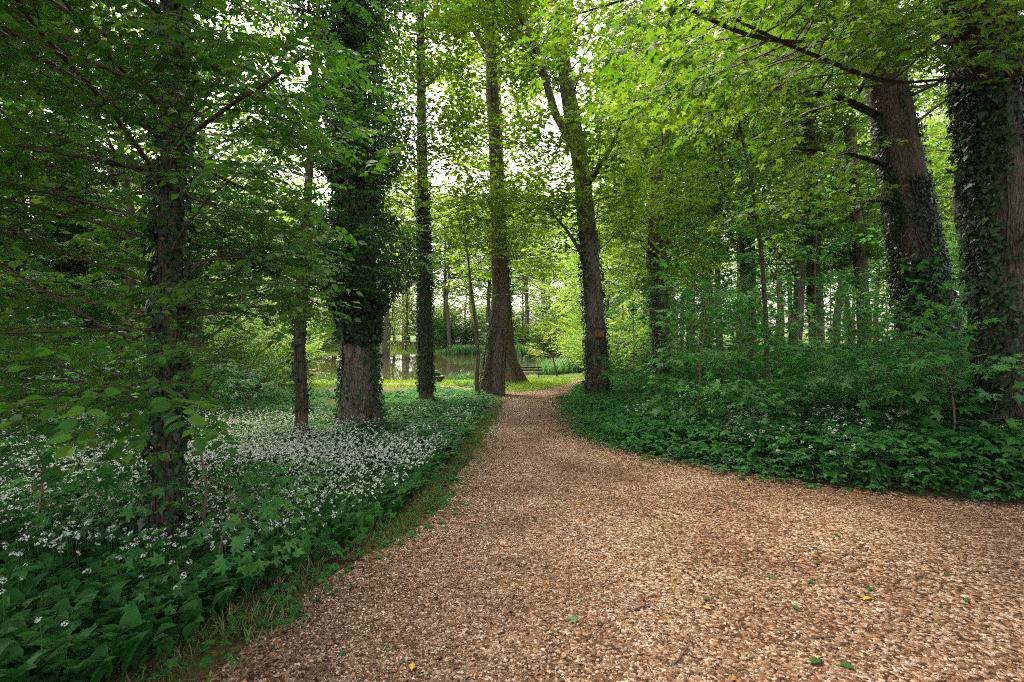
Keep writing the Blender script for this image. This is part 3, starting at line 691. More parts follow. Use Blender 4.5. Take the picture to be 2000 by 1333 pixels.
g_root, g_base, g_C, g_r, g_q = tree("maple_tree", "tall bending trunk with the bird box, ivy on both edges and a forked top", "tree",
     [(1168, 780, 42), (1163, 640, 37), (1150, 480, 35), (1135, 330, 33), (1113, 205, 30), (1096, 90, 27), (1072, -30, 21)], 'bark_grey', 'maple_glow', top=17, segs=36, seed=77, flare=.3,
     forks=[([(1097, 95, 20), (1112, 40, 16), (1113, -40, 13)], -.6), ([(1122, 290, 17), (1085, 225, 17), (1052, 110, 15), (1012, 15, 12), (985, -60, 9)], 1.2, dict(step=.45, leafy=.45)),
            ([(1140, 375, 13), (1168, 330, 10), (1195, 290, 8), (1215, 235, 6)], -1.5, dict(step=.35)), ([(1150, 520, 9), (1105, 445, 7), (1060, 398, 5), (1010, 392, 3)], -.8, dict(step=.4, leafy=.5, nsub=1.8, sub=.35))],
     auto=[dict(n=14, z=(4.6, 9), L=(1.6, 3.2), el=(0, 30), r=.025, step=.32), dict(n=16, z=(9, 16), L=(2, 3.6), el=(10, 45), r=.03, step=.4)],
     ivy=[dict(h=(.3, 5.6), n=6200, size=.085, cover=cov(.10, [(180, 45, .8), (0, 40, .65)], .5, 7), bush=.12), dict(h=(.1, 2.0), n=1500, size=.085, cover=cov(.35, [], .6, 17), bush=.06)],
     size=.17, n=11, L=.65, kind='maple', tpl='maple_far')

tree("forked_tree", "ivy-sleeved trunk forking above head height, next one past the bird box tree", "tree",
     [(1297, 748, 34), (1287, 620, 30), (1278, 480, 27), (1280, 380, 25), (1292, 310, 18), (1304, 250, 15), (1322, 160, 12)], 'bark', 'maple_glow', top=14, segs=26, seed=88, flare=.3,
     forks=[([(1281, 385, 15), (1268, 330, 12), (1256, 270, 10), (1240, 190, 7)], .6, dict(step=.4)), ([(1276, 440, 9), (1250, 410, 8), (1215, 395, 6), (1180, 400, 4)], -1.0, dict(step=.4))],
     auto=[dict(n=14, z=(3.8, 8), L=(1.6, 3.2), el=(0, 30), r=.025, step=.34), dict(n=12, z=(8, 13.5), L=(2, 3.4), el=(10, 45), r=.03, step=.42)],
     ivy=[dict(h=(.4, 6), n=5200, size=.09, cover=cov(.5, [(180, 60, .5)], .5, 7), bush=.10)], size=.18, n=10, L=.65, kind='maple', tpl='maple_far')

tree("pale_barked_tree", "straight mid-sized trunk showing pale bark low down, deep in the wood before the leaning giant", "tree",
     [(1597, 700, 34), (1592, 600, 31), (1588, 500, 30), (1580, 300, 28), (1572, 100, 27), (1566, 0, 25)], 'bark_grey', 'maple', top=17, segs=26, seed=99, flare=.3,
     auto=[dict(n=16, z=(4, 9), L=(1.8, 3.4), el=(0, 30), r=.025, step=.34), dict(n=12, z=(9, 16), L=(2, 3.4), el=(10, 45), r=.03, step=.42)],
     ivy=[dict(h=(2.2, 11), n=5200, size=.09, cover=cov(.4, [(20, 60, .4)], .6, 7), bush=.14)], size=.18, n=10, L=.65, kind='maple', tpl='maple_far')

def keep_big(p):
    px, py = proj(p); Y = p[:, 1]
    bad = np.linalg.norm(p - np.array([0, 0, CAMZ]), axis=1) < 2.6
    bad |= (px > 1640) & (px < 1900) & (py > 120) & (py < 760) & (Y > 0) & (Y < 10)
    bad |= (px > 1860) & (py > 230) & (Y > 0) & (Y < 8)
    bad |= (px < 1250) & (Y > 0) & (Y < 12) & (py > 260)
    bad |= (px < 1000) & (Y > 0) & (Y < 12)
    return ~bad & keep_view(p)
tree("ridged_tree", "huge rough-barked leaning trunk with an ivy curtain on its lower half", "tree",
     [(1820, 748, 122), (1802, 600, 108), (1770, 400, 98), (1736, 200, 92), (1704, 0, 84)], 'bark_shade', 'maple', top=13, segs=64, seed=110, flare=.3, flute=.05,
     forks=[([(1745, 240, 24), (1640, 190, 18), (1500, 165, 14), (1350, 175, 9), (1230, 200, 5)], -1.6, dict(step=.26, leafy=.2, nsub=2.4, sub=.42)),
            ([(1752, 330, 18), (1660, 300, 14), (1540, 290, 10), (1430, 310, 5)], -1.2, dict(step=.26, leafy=.25, nsub=2.4, sub=.42)),
            ([(1725, 110, 24), (1600, 20, 18), (1430, -20, 13), (1250, -10, 9), (1090, 40, 5)], -1.0, dict(step=.26, leafy=.2, nsub=2.4, sub=.42)),
            ([(1762, 400, 14), (1690, 390, 11), (1600, 410, 8), (1520, 440, 4)], -.8, dict(step=.26, leafy=.25, nsub=2.4, sub=.42))],
     auto=[dict(n=14, z=(5.5, 12), L=(2.5, 4.2), el=(0, 35), r=.04, step=.36)],
     ivy=[dict(h=(.2, 2.8), n=19000, size=.075, cover=cov(.3, [(285, 75, .8)], .4, 7), bush=.09, tpl='ivy'), dict(h=(2.6, 4.6), n=11000, size=.07, cover=cov(.06, [(300, 50, .85)], .45, 17), bush=.07, tpl='ivy'),
          dict(h=(2.0, 7.5), n=11000, size=.07, cover=cov(.04, [(185, 30, .75), (320, 40, .6)], .6, 19), bush=.10, tpl='ivy')], keep=keep_big, size=.145, n=10, L=.55, kind='maple', tpl='maple')

tree("old_maple", "dark giant trunk at the wood's edge, half hidden under ivy with long bare boughs", "tree",
     [(1990, 852, 156), (1980, 700, 142), (1966, 500, 138), (1938, 250, 134), (1915, 0, 130)], 'bark_shade', 'maple', top=16, segs=72, seed=121, flare=.3, flute=.06,
     forks=[([(1925, 190, 40), (1905, 120, 32), (1880, 50, 28), (1850, -10, 24), (1800, -80, 20)], -2.6, dict(step=.3, leafy=.3, nsub=2.0)),
            ([(1908, 152, 15), (1850, 154, 14), (1760, 164, 13), (1690, 150, 11), (1600, 112, 9), (1530, 85, 8), (1440, 40, 5)], -2.2, dict(step=.30, leafy=.35, nsub=2.2, sub=.38)),
            ([(1855, 18, 16), (1800, 46, 14), (1700, 68, 13), (1560, 84, 12), (1490, 78, 10), (1420, 56, 8), (1330, 10, 5)], -2.6, dict(step=.26, leafy=.25, nsub=2.6, sub=.42)),
            ([(1372, 88, 4), (1380, 170, 4), (1395, 260, 3), (1412, 325, 2)], -.1), ([(1930, 185, 26), (1970, 150, 22), (2030, 110, 18), (2120, 60, 12)], -1.0, dict(step=.3))],
     auto=[dict(n=10, z=(5.0, 10.5), L=(2.0, 4.0), el=(0, 35), r=.04, step=.34), dict(n=16, z=(9, 15), L=(4.5, 6.5), el=(0, 30), r=.05, step=.4), dict(n=7, z=(3.2, 5.5), L=(2.6, 3.8), el=(0, 18), az=(130, 215), r=.025, step=.3, sub=.42)],  # middle tier: high limbs added out of view to shade the foreground
     ivy=[dict(h=(.5, 6.5), n=17000, size=.08, cover=cov(.02, [(172, 62, .95)], .45, 7), bush=.10, tpl='ivy'), dict(h=(2.4, 7.5), n=9000, size=.08, cover=cov(.25, [(200, 60, .3)], .6, 17), bush=.10, tpl='ivy')],
     keep=keep_big, size=.145, n=9, L=.52, kind='maple', tpl='maple', twigs=True)

tree("ivy_covered_tree", "stout ivy-covered trunk standing on brown litter near the sunny meadow", "tree",
     [(152, 782, 62), (142, 600, 56), (135, 400, 52), (128, 200, 48), (120, 0, 44)], 'bark', 'lime', top=15, segs=28, seed=132, flare=.4,
     auto=[dict(n=26, z=(2.6, 9), L=(2.2, 4.2), el=(-5, 25), r=.03, step=.34), dict(n=14, z=(9, 14.5), L=(2.4, 4.2), el=(5, 40), r=.03, step=.42)],
     ivy=[dict(h=(.2, 10), n=16000, size=.10, cover=cov(.85, [], .3, 7), bush=lambda h: .15 + .5 * np.clip((h - 2) / 3, 0, 1))], size=.15, n=12, L=.6)

tree("bare_stemmed_tree", "tall grey bare stem showing through gaps near the sunny meadow", "tree",
     [(88, 720, 26), (86, 500, 24), (76, 250, 22), (70, 0, 20)], 'bark_far', 'lime', Y=26, top=18, segs=18, seed=143,
     auto=[dict(n=18, z=(6, 17), L=(2.4, 4.5), el=(-5, 35), r=.03, step=.5)], size=.17, n=10, L=.7)

# a slim black sapling stem beside the leaning trunk, nearly leafless
tree("bare_sapling", "thin dark crooked sapling almost touching the leaning grey trunk", "sapling",
     [(934, 776, 9), (930, 740, 9), (934, 700, 8), (930, 640, 7), (922, 580, 6), (916, 520, 4), (905, 430, 2)], 'bark', 'maple', segs=8, flare=.1, seed=154,
     auto=[dict(n=8, z=(3.4, 5.6), L=(.9, 1.6), el=(15, 50), r=.008, step=.5, nsub=1.5)], size=.10, n=6, L=.4, tpl='rhomb')

# right-hand wood: thin stems
for i, (pts, lab) in enumerate([
    ([(1350, 692, 19), (1348, 560, 18), (1346, 400, 17), (1344, 250, 14)], "straight dark pole-like trunk behind the leaning broken stem"),
    ([(1408, 690, 11), (1402, 560, 10), (1398, 420, 9), (1396, 300, 8)], "thin upright stem between the pole-like trunk and the long curved sapling"),
    ([(1498, 772, 11), (1497, 640, 10), (1488, 500, 9), (1470, 360, 8), (1445, 250, 6), (1425, 170, 4)], "long thin sapling stem curving up out of the ground elder"),
    ([(1512, 664, 13), (1470, 560, 12), (1430, 470, 11), (1392, 370, 9), (1370, 290, 7)], "slanting thin trunk leaning across the wood behind the curved sapling"),
    ([(1237, 640, 10), (1228, 520, 9), (1222, 400, 8), (1218, 300, 7)], "pale thin stem standing between bird box tree and forked tree"),
    ([(1318, 670, 10), (1312, 540, 9), (1308, 420, 8), (1305, 330, 7)], "thin grey stem just past the forked ivy tree"),
    ([(1690, 690, 30), (1684, 560, 28), (1672, 420, 26), (1660, 250, 24)], "shaded trunk glimpsed between pale-barked tree and leaning giant"),
    ([(1448, 668, 12), (1446, 540, 11), (1441, 400, 10), (1440, 300, 9)], "dark thin trunk standing behind the slanting thin trunk"),
    ([(1545, 660, 9), (1543, 560, 8), (1546, 430, 7), (1540, 330, 6)], "thin straight stem just before the pale-barked tree"),
    ([(1262, 660, 9), (1258, 560, 8), (1250, 430, 7), (1240, 330, 6)], "dark wavy stem hugging the view of the forked ivy tree"),
    ([(1378, 676, 8), (1380, 560, 8), (1376, 430, 7), (1372, 330, 6)], "thin stem close to the straight pole-like trunk"),
    ([(1655, 672, 12), (1650, 560, 11), (1652, 420, 10), (1648, 300, 9)], "narrow dark stem between pale-barked tree and its shaded neighbour")]):
    tree("slender_tree", lab, "tree", pts, 'bark_shade', 'maple', top=9 + i % 3, segs=12, flare=.15, seed=200 + i,
         auto=[dict(n=11, z=(3.6, 9), L=(1.2, 2.6), el=(-5, 30), r=.012, step=.36)], size=.15, n=8, L=.55, kind='maple', tpl='maple_far')

# ------------------------------------------------------------------ wood behind: prototypes copied
def proto_tree(seed, H, leaf, size, n_limb, cover0, wide, name="woodland_tree", tpl='rhomb', nsp=9, kind='lime', step=.75):
    rg = np.random.default_rng(seed); root = thing(name, "", "tree", (0, 0, 0))
    P = np.stack([np.cumsum(rg.normal(0, .12, 9)), np.cumsum(rg.normal(0, .12, 9)), np.linspace(-.2, H, 9)], 1); P[0, :2] = 0
    V, F, C, r, q = trunk_mesh(P, np.linspace(.22, .05, 9) * H / 14, 14, .4, .05, seed)
    tb = Buf(); tb.add(V, [(F, 0)]); cr = Crown(rg)
    for k in range(n_limb):
        z = H * (cover0 + (1 - cover0) * (k + .5) / n_limb) * .97; az = k * 2.4 + rg.uniform(-.4, .4); el = R(rg.uniform(-5, 40))
        p = np.array([np.interp(z, C[:, 2], C[:, i]) for i in range(3)]); u = (k + .5) / n_limb
        cr.limb(p, [math.cos(az) * math.cos(el), math.sin(az) * math.cos(el), math.sin(el)], wide * rg.uniform(.7, 1.15) * (1 - .55 * u) * (.7 + .6 * math.sin(min(1, u * 2) * 1.57)), .05, step, .5, .06, .2, 1.5)
    a, b_, c = cr.leaves(kind, tpl, size, nsp, 1.0, None, seed); lb = Buf(); place(lb, tpl, a, b_, c, 0)
    for t in cr.tubes: tb.tube(*t, 1)
    tb.obj("trunk", [M['bark_far'], M['twig']], root, smooth=True); lb.obj("crown", [M[leaf]], root); return root
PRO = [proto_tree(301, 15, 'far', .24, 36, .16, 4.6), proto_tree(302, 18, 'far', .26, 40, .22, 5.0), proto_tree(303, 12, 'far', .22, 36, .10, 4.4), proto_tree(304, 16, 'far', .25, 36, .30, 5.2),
       proto_tree(305, 10, 'dark_far', .2, 38, .02, 3.8)]
used = set()
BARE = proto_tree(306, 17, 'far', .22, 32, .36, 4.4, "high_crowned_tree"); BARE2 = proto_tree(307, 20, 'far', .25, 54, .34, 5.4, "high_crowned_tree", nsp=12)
def put(k, x, y, sc, rz, label, group, z=None):
    loc = (x, y, float(G(x, y)) - .05 if z is None else z); o = PRO[k] if isinstance(k, int) else k; k = o.name
    if k in used: return dup(o, loc, rz, sc, label, group)
    used.add(k); o.location = [float(v) for v in loc]; o.rotation_euler = (0, 0, rz); o.scale = (sc,) * 3; o["label"] = label; o["group"] = group; return o
rg = np.random.default_rng(77)
for i in range(19):                            # beyond the pond
    u = i / 18; x = -62 + 92 * u + rg.uniform(-1.5, 1.5); y = 79 + 7 * (i % 3) + rg.uniform(-2, 2) + max(0, -x - 30) * .1
    clr = -26 < x < 9
    if clr and i % 4 == 3: continue
    put(BARE2 if clr else [0, 1, 3, 2][i % 4], x, y + (4 if clr else 0), rg.uniform(1.2, 1.5) if clr else rg.uniform(1.35, 1.9), rg.uniform(0, 6), "leafy tree rising behind the far bank of the pond", "trees beyond the pond")
for i in range(15):                            # a second, farther row closes the view
    put([1, 0, 4, 3][i % 4], -105 + 15 * i + rg.uniform(-3, 3), 112 + rg.uniform(-5, 9), rg.uniform(1.6, 2.2), rg.uniform(0, 6), "hazy leafy tree in the farthest row past the pond", "farthest trees past the pond")
nr = 0
while nr < 44:                                 # the wood on the right
    y = rg.uniform(24, 78); x = rg.uniform(.22 * y, 1.15 * y)
    if x < 7 + .0 * y: continue
    put([BARE, BARE2, 3, BARE, 1][nr % 5], x, y, rg.uniform(.85, 1.3), rg.uniform(0, 6), "tree in the crowded shady wood past the ground elder", "trees in the shady wood"); nr += 1
nl = 0
while nl < 38:                                 # the wood on the left, with a gap of meadow
    y = rg.uniform(15, 70); x = -rg.uniform(.55 * y, 1.2 * y)
    if (-.99 < x / y < -.88 and y > 18) or x > -8: continue
    put([2, 4, 0, 3, 4][nl % 5], x, y, rg.uniform(.9, 1.4), rg.uniform(0, 6), "tree in the dim wood beyond the white garlic bed", "trees beyond the garlic bed"); nl += 1

# shrubs
def proto_shrub(seed, H, Wd, leaf, size, n_st, name="shrub", tpl='rhomb', step=.3, nsp=10, kind='lime', L=.5):
    rg = np.random.default_rng(seed); root = thing(name, "", "shrub", (0, 0, 0)); cr = Crown(rg)
    for k in range(n_st):
        az = k * 2.4; el = R(rg.uniform(30, 80)); cr.limb((.1 * math.cos(az), .1 * math.sin(az), -.1), [math.cos(az) * math.cos(el) * Wd / H, math.sin(az) * math.cos(el) * Wd / H, math.sin(el)], H * rg.uniform(.7, 1.1), .022, step, .55, .0, .12, 2.8)
    a, b_, c = cr.leaves(kind, tpl, size, nsp, L, None, seed); lb = Buf(); place(lb, tpl, a, b_, c, 0); bb = Buf()
    for t in cr.tubes: bb.tube(*t)
    bb.obj("stems", [M['twig']], root, smooth=True); lb.obj("foliage", [M[leaf]], root); return root
PRO += [proto_shrub(401, 2.6, 2.2, 'dark_far', .13, 12), proto_shrub(402, 2.2, 2.0, 'lime', .09, 11), proto_shrub(403, 3.2, 2.4, 'far', .14, 12)]
for px, Y, k, sc in [(450, 20, 6, 1.1), (490, 24, 7, 1.1), (395, 22, 7, 1.2), (340, 19, 6, 1.0), (545, 27, 7, .8), (250, 24, 7, 1.2), (30, 27, 5, 1.1), (85, 30, 5, 1.2), (210, 30, 7, 1.3), (-60, 22, 6, 1.3), (430, 30, 7, 1.0), (520, 30, 6, 1.0), (300, 27, 6, 1.4), (470, 17, 6, .8), (405, 16, 6, .8)]:
    put(k, (px - 1000) / 1000 * Y, Y, sc, rg.uniform(0, 6), "leafy shrub behind the white garlic bed", "shrubs behind the garlic bed")
for px, Y, k, sc in [(868, 84, 5, 1.7), (893, 84, 5, 2.0), (925, 85, 5, 1.6), (700, 82, 7, 1.3), (620, 75, 7, 1.4), (1040, 76, 7, 1.4), (1015, 82, 5, 1.3)]:
    put(k, (px - 1000) / 1000 * Y, Y, sc, rg.uniform(0, 6), "broad dark green bush along the far bank of the pond", "bushes along the far bank")
for px, Y, k, sc in [(1145, 44, 7, .9), (1155, 40, 7, .9), (1190, 30, 7, 1.0), (1150, 50, 7, 1.6), (1210, 34, 7, 1.3), (1240, 38, 7, 1.3), (1105, 62, 5, 1.6), (1080, 68, 7, 1.7)]:
    put(k, (px - 1000) / 1000 * Y, Y, sc, rg.uniform(0, 6), "light green bush where the wood meets the pond", "bushes between wood and pond")

for i in range(24):                            # undergrowth and low crowns behind the far bank
    x = -56 + 80 * i / 23 + rg.uniform(-1, 1); y = 104 + 4 * (i % 3) + rg.uniform(-1, 1)
    put([7, 2, 0, 7][i % 4], x, y, rg.uniform(2.2, 3.2) if i % 4 in (0, 3) else rg.uniform(1.2, 1.7), rg.uniform(0, 6), "low light-green crown growing behind the far bank", "low crowns behind the far bank")
for px, Y, k, sc in [(560, 62, 2, 1.2), (480, 50, 0, 1.2), (430, 40, 3, 1.1), (1105, 58, 2, 1.1), (1150, 47, 0, 1.1), (1185, 42, 2, .9), (1075, 70, 0, 1.5), (880, 80, BARE, 1.3), (790, 78, BARE, 1.4), (955, 82, BARE2, 1.3), (1030, 76, BARE, 1.4)]:
    put(k, (px - 1000) / 1000 * Y, Y, sc, rg.uniform(0, 6), "light leafy tree close to the pond's edge", "light trees round the pond")
# tall trees added out of view to darken the near path and both sides
PRO_SHADE = proto_tree(311, 19, 'maple', .22, 40, .5, 5.6, "added_shade_tree"); PRO.append(PRO_SHADE); KT = len(PRO) - 1
for x, y, sc in [(-7, 4.6, 1.0), (-10.5, 9.5, 1.1), (-5, -3, 1.0), (8, -2, 1.0), (9.5, 3.2, 1.0), (13.5, 8.5, 1.1), (1.5, -7, 1.05), (-14, 3, 1.1), (-17, 13, 1.1), (18, 13.5, 1.1), (16, 2, 1.1), (12.2, 11, 1.0), (-13.5, 11.8, 1.0), (-20, 17, 1.1), (13, 5, 1.0)]:
    put(KT, x, y, sc, x, "added tall tree, out of view, shading the near end of the gravel", "unseen trees added to shade the near gravel")

# willow on the near pond bank's far side, with hanging strands
def willow(px, Y, H, lab, seed):
    rg = np.random.default_rng(seed); x = (px - 1000) / 1000 * Y; root = thing("willow_tree", lab, "tree", (x, Y, float(G(x, Y)) - .1))
    P = np.array([[0, 0, 0], [.1, 0, 2], [.3, .1, 4], [.2, 0, 6.5], [.3, 0, H]]); V, F, C, r, q = trunk_mesh(P, np.array([.55, .45, .4, .25, .1]), 18, .4, .06, seed); tb = Buf(); tb.add(V, [(F, 0)]); tb.obj("trunk", [M['bark_far']], root, smooth=True)
    bb = Buf(); lp, ld = [], []
    for k in range(90):
        az = rg.uniform(0, 6.28); rr = rg.uniform(.6, 4.2); top = np.array([rr * math.cos(az), rr * math.sin(az), H - rr * .5 - rg.uniform(0, 2.2)])
        L_ = rg.uniform(.5, .95) * top[2]; s = np.linspace(0, 1, 10); Q = np.array([0.2, 0, H * .75]) * (1 - np.minimum(1, s * 2.2))[:, None] + top * np.minimum(1, s * 2.2)[:, None]; Q[:, 2] -= np.clip(s - .4, 0, 1) / .6 * L_
        bb.tube(Q, np.linspace(.03, .006, 10), 3)
        for j in range(34):
            u = rg.uniform(.35, 1); lp.append([np.interp(u, s, Q[:, i]) for i in range(3)]); ld.append([rg.normal(), rg.normal(), -1.6])
    lp = np.array(lp) + rg.normal(0, .06, (len(lp), 3)); lb = Buf(); place(lb, 'rhomb', lp, basis(np.array(ld), rg.normal(0, 1, lp.shape)), rg.uniform(.14, .3, len(lp)), 0)
    bb.obj("branches", [M['twig']], root, smooth=True); lb.obj("crown", [M['far']], root)
willow(752, 60, 13, "weeping willow with hanging strands on the pond bank", 501)

# low saplings in the ground layer: tiers of flat maple leaves on a thin stem
def proto_sapling(seed, H, size, n_l, leaf='maple_low', tpl='maple', wide=.8, bend=.15):
    rg = np.random.default_rng(seed); root = thing("maple_sapling", "", "sapling", (0, 0, 0)); cr = Crown(rg)
    P = np.stack([np.cumsum(rg.normal(0, bend * .25, 7)), np.cumsum(rg.normal(0, bend * .25, 7)), np.linspace(-.05, H, 7)], 1); P[0, :2] = 0
    sb = Buf(); sb.tube(P, np.linspace(.008 + .006 * H, .004, 7), 6)
    for k in range(n_l):
        u = .25 + .75 * (k + .7) / n_l; p = np.array([np.interp(u * H, P[:, 2], P[:, i]) for i in range(3)]); az = k * 2.2 + rg.uniform(-.5, .5)
        cr.limb(p, [math.cos(az), math.sin(az), rg.uniform(.0, .5)], wide * rg.uniform(.6, 1.1) * (1.15 - .6 * u), .006, .36, .45, .0, .2, 2.1)
    a, b_, c = cr.leaves('maple', tpl, size, 7, .38, None, seed, .1); lb = Buf(); place(lb, tpl, a, b_, c, 0)
    for t in cr.tubes: sb.tube(*t, 1)
    sb.obj("stem", [M['twig_red'], M['twig']], root, smooth=True); lb.obj("foliage", [M[leaf]], root); return root
s0 = len(PRO)
PRO += [proto_sapling(601, 1.1, .15, 6, wide=.45), proto_sapling(602, 1.7, .19, 7, wide=.6), proto_sapling(603, 2.4, .20, 9, wide=.8), proto_sapling(604, 3.4, .19, 12, wide=1.0), proto_sapling(605, 5.2, .18, 14, tpl='maple_far', wide=1.4), proto_sapling(606, 7.5, .19, 18, tpl='maple_far', wide=1.8)]
def on_right(n, ylo, yhi, ks, sclo, schi, lab, grp, pxlo=1180, pxhi=2100, seed=1):
    rg = np.random.default_rng(seed); c = 0; tries = 0
    while c < n and tries < 4000:
        tries += 1; y = rg.uniform(ylo, yhi); px = rg.uniform(pxlo, pxhi); x = (px - 1000) / 1000 * y
        if on_path(x, y) or x < float(xr(y)) + .5: continue
        if y < 18 and abs(px - 1168) < 45: continue
        if y < 19 and max(ks) > 1 and (abs(px - 1592) < 60 or abs(px - 1283) < 40): continue
        k = int(rg.choice(ks)); put(s0 + k, x, y, rg.uniform(sclo, schi), rg.uniform(0, 6), lab, grp); c += 1
on_right(8, 7.2, 11, [0, 1, 1], .8, 1.1, "young maple with flat leaves growing out of the ground elder", "knee-high maples in the ground elder", 1330, 1900, 1)
on_right(11, 9, 16, [1, 2, 2, 3], .8, 1.15, "head-high maple sapling among the trunks of the wood", "maple saplings among the trunks", 1215, 1960, 2)
on_right(14, 16, 28, [3, 4, 4, 5], .8, 1.2, "tall young maple with tiers of leaves filling the wood", "tall young maples in the wood", 1215, 2000, 3)
on_right(12, 28, 50, [4, 5, 5], .9, 1.4, "tall young maple far back in the wood", "young maples far back in the wood", 1190, 1900, 4)
for px, py, k, sc, lab in [(1225, 792, 1, .9, "bushy young maple leaning on the foot of the bird box tree"), (1690, 846, 1, 1.0, "young maple holding broad leaves out before the leaning giant"), (1850, 885, 0, 1.2, "low maple shoot before the dark ivy giant"),
                           (440, 1150, 0, .7, "maple seedling with star leaves near the gravel edge"), (60, 1080, 0, 1.0, "shaded maple seedling in the garlic bed"), (560, 1010, 0, .5, "small maple seedling amid garlic flowers")]:
    p = pt(px, py); put(s0 + k, p[0], p[1], sc, px * .01, lab, "")
for px, Y, k, sc in [(180, 7.5, 1, 1.0), (90, 9, 2, .8), (230, 10, 1, 1), (420, 13, 1, .9), (300, 12, 2, .8), (20, 12, 2, .9), (480, 14, 1, .8)]:
    put(s0 + k, (px - 1000) / 1000 * Y, Y, sc, px * .1, "maple sapling rising out of the white garlic bed", "maple saplings in the garlic bed")

# a broken leaning stem
p = pt(1268, 790); bb = Buf(); Q = np.array([W(1268, 800, p[1]), W(1290, 715, p[1] + .1), W(1312, 660, p[1] + .2), W(1336, 605, p[1] + .3)]) - p
th = thing("broken_sapling", "bare reddish stick leaning out of the undergrowth past the bird box tree", "stick", p); bb.tube(Q, [.03, .028, .025, .015], 8); bb.obj("stem", [M['twig_red']], th, smooth=True)
# ------------------------------------------------------------------ by the pond: bench, bird box, ornaments, reeds, small maple
M['bench_wood'] = wood_mat("bench_wood", (.035, .022, .016), (.09, .055, .038), 30, (.08, 1, 1))
M['iron'] = wood_mat("black_iron", (.015, .015, .015), (.03, .03, .03), 30, (1, 1, 1))
M['box_wood'] = wood_mat("bird_box_wood", (.13, .05, .018), (.27, .11, .035), 26, (1, 1, .1))
M['box_roof'] = wood_mat("bird_box_roof", (.035, .026, .03), (.075, .05, .05), 26, (1, 1, 1))
M['stone'] = wood_mat("pale_stone", (.45, .42, .38), (.65, .62, .57), 12, (1, 1, 1))
M['rust'] = wood_mat("terracotta", (.28, .10, .05), (.42, .18, .09), 12, (1, 1, 1))
M['dark_pot'] = wood_mat("dark_glazed_clay", (.035, .022, .02), (.07, .045, .04), 12, (1, 1, 1))
p = pt(1035, 741)
bn = thing("park_bench", "dark slatted bench facing the pond on the lawn beside the flared trunk", "bench", p, rz=R(-6))
Lb = 1.6
sb = Buf()
for k in range(3): sb.box((0, .08 + .14 * k, .45), (Lb, .11, .035))
sb.obj("seat", [M['bench_wood']], bn, bevel=.006)
bk = Buf()
for k, z in enumerate((.62, .80)): bk.box((0, -.06 - .04 * k, z), (Lb, .03, .11), 0, 0, R(12))
bk.obj("backrest", [M['bench_wood']], bn, bevel=.006)
for sx in (-1, 1):
    for y0 in (-.02, .38):
        lg = Buf(); lg.tube(np.array([[sx * .58, y0 - .02, 0], [sx * .58, y0, .43]]), .022, 8); lg.obj("leg", [M['iron']], bn)
    st = Buf(); st.tube(np.array([[sx * .58, -.02, .30], [sx * .58, -.045, .5], [sx * .58, -.10, .86]]), .020, 8); st.obj("back_post", [M['iron']], bn)
    rl = Buf(); rl.box((sx * .58, .18, .415), (.04, .42, .03)); rl.obj("seat_rail", [M['iron']], bn)

# bird box on the bending trunk
zb = (W(1167, 650, g_base[1]) - g_base)[2]; cx = np.array([np.interp(zb, g_C[:, 2], g_C[:, i]) for i in range(3)]); rb = float(np.interp(zb, g_C[:, 2], g_r))
bx = thing("bird_box", "small orange-brown wooden nest box with dark roof nailed to the bending trunk", "bird box", g_base + cx + np.array([.03, -rb * 1.1 - .10, 0]), rz=R(6)); bx.scale = (1.3, 1.3, 1.3)
b = Buf(); b.box((0, -.07, 0), (.19, .14, .22)); b.obj("body", [M['box_wood']], bx, bevel=.004)
b = Buf(); b.box((0, -.08, .145), (.27, .25, .06), 0, 0, R(12)); b.obj("roof", [M['box_roof']], bx, bevel=.004)
b = Buf(); b.box((0, -.146, -.02), (.13, .012, .15)); b.obj("front_panel", [M['box_wood']], bx, bevel=.002)
b = Buf(); a = np.arange(16) / 16 * 2 * math.pi
b.add(np.concatenate([np.stack([.020 * np.cos(a), a * 0 - .1545, .025 + .020 * np.sin(a)], 1)]), [(np.arange(16)[None], 0)]); b.obj("hole_shade_disc", [M['iron']], bx)  # flat dark disc painted in for the shade inside the hole
b = Buf(); b.box((0, -.02, -.13), (.10, .05, .05)); b.box((0, .05, 0), (.05, .12, .12)); b.obj("bracket", [M['box_roof']], bx)

# dark bowl with a ball of clipped green, by the water behind the ivy-clad trunk
p = pt(850, 748); pl = thing("planter", "dark low bowl planter with a clipped dark ball at the water's edge", "planter", p)
b = Buf(); b.lathe([(.0, .0), (.30, .0), (.42, .12), (.50, .34), (.50, .40), (.44, .40), (.40, .34), (0, .34)], 24); b.obj("bowl", [M['dark_pot']], pl, smooth=True)
b = Buf(); rg2 = np.random.default_rng(8); d = nrm(rg2.normal(0, 1, (900, 3))); d[:, 2] = np.abs(d[:, 2]); place(b, 'rhomb', d * .30 * rg2.uniform(.8, 1.05, (900, 1)) + [0, 0, .42], basis(rg2.normal(0, 1, (900, 3)), d), .09); b.obj("ball", [M['dark_far']], pl)
# pedestal
p = pt(609, 742); pd = thing("stone_pedestal", "pale stone pedestal with reddish top slab seen between slim and flared trunks", "pedestal", p)
b = Buf(); b.lathe([(0, -.05), (.17, -.05), (.17, .10), (.12, .16), (.11, .55), (.13, .66), (0, .66)], 16); b.obj("column", [M['stone']], pd, smooth=False)
b = Buf(); b.box((0, 0, .71), (.52, .40, .10)); b.obj("top_slab", [M['rust']], pd, bevel=.01)
# pale block on the far bank
p = pt(856, 681); bl = thing("stone_bench", "pale pinkish stone slab seat on the far lawn", "seat", p)
b = Buf(); b.box((0, 0, .55), (2.4, .7, .16)); b.obj("slab", [M['stone']], bl, bevel=.02)
for sx in (-.8, .8):
    b = Buf(); b.box((sx, 0, .225), (.3, .55, .49)); b.obj("support", [M['stone']], bl, bevel=.02)

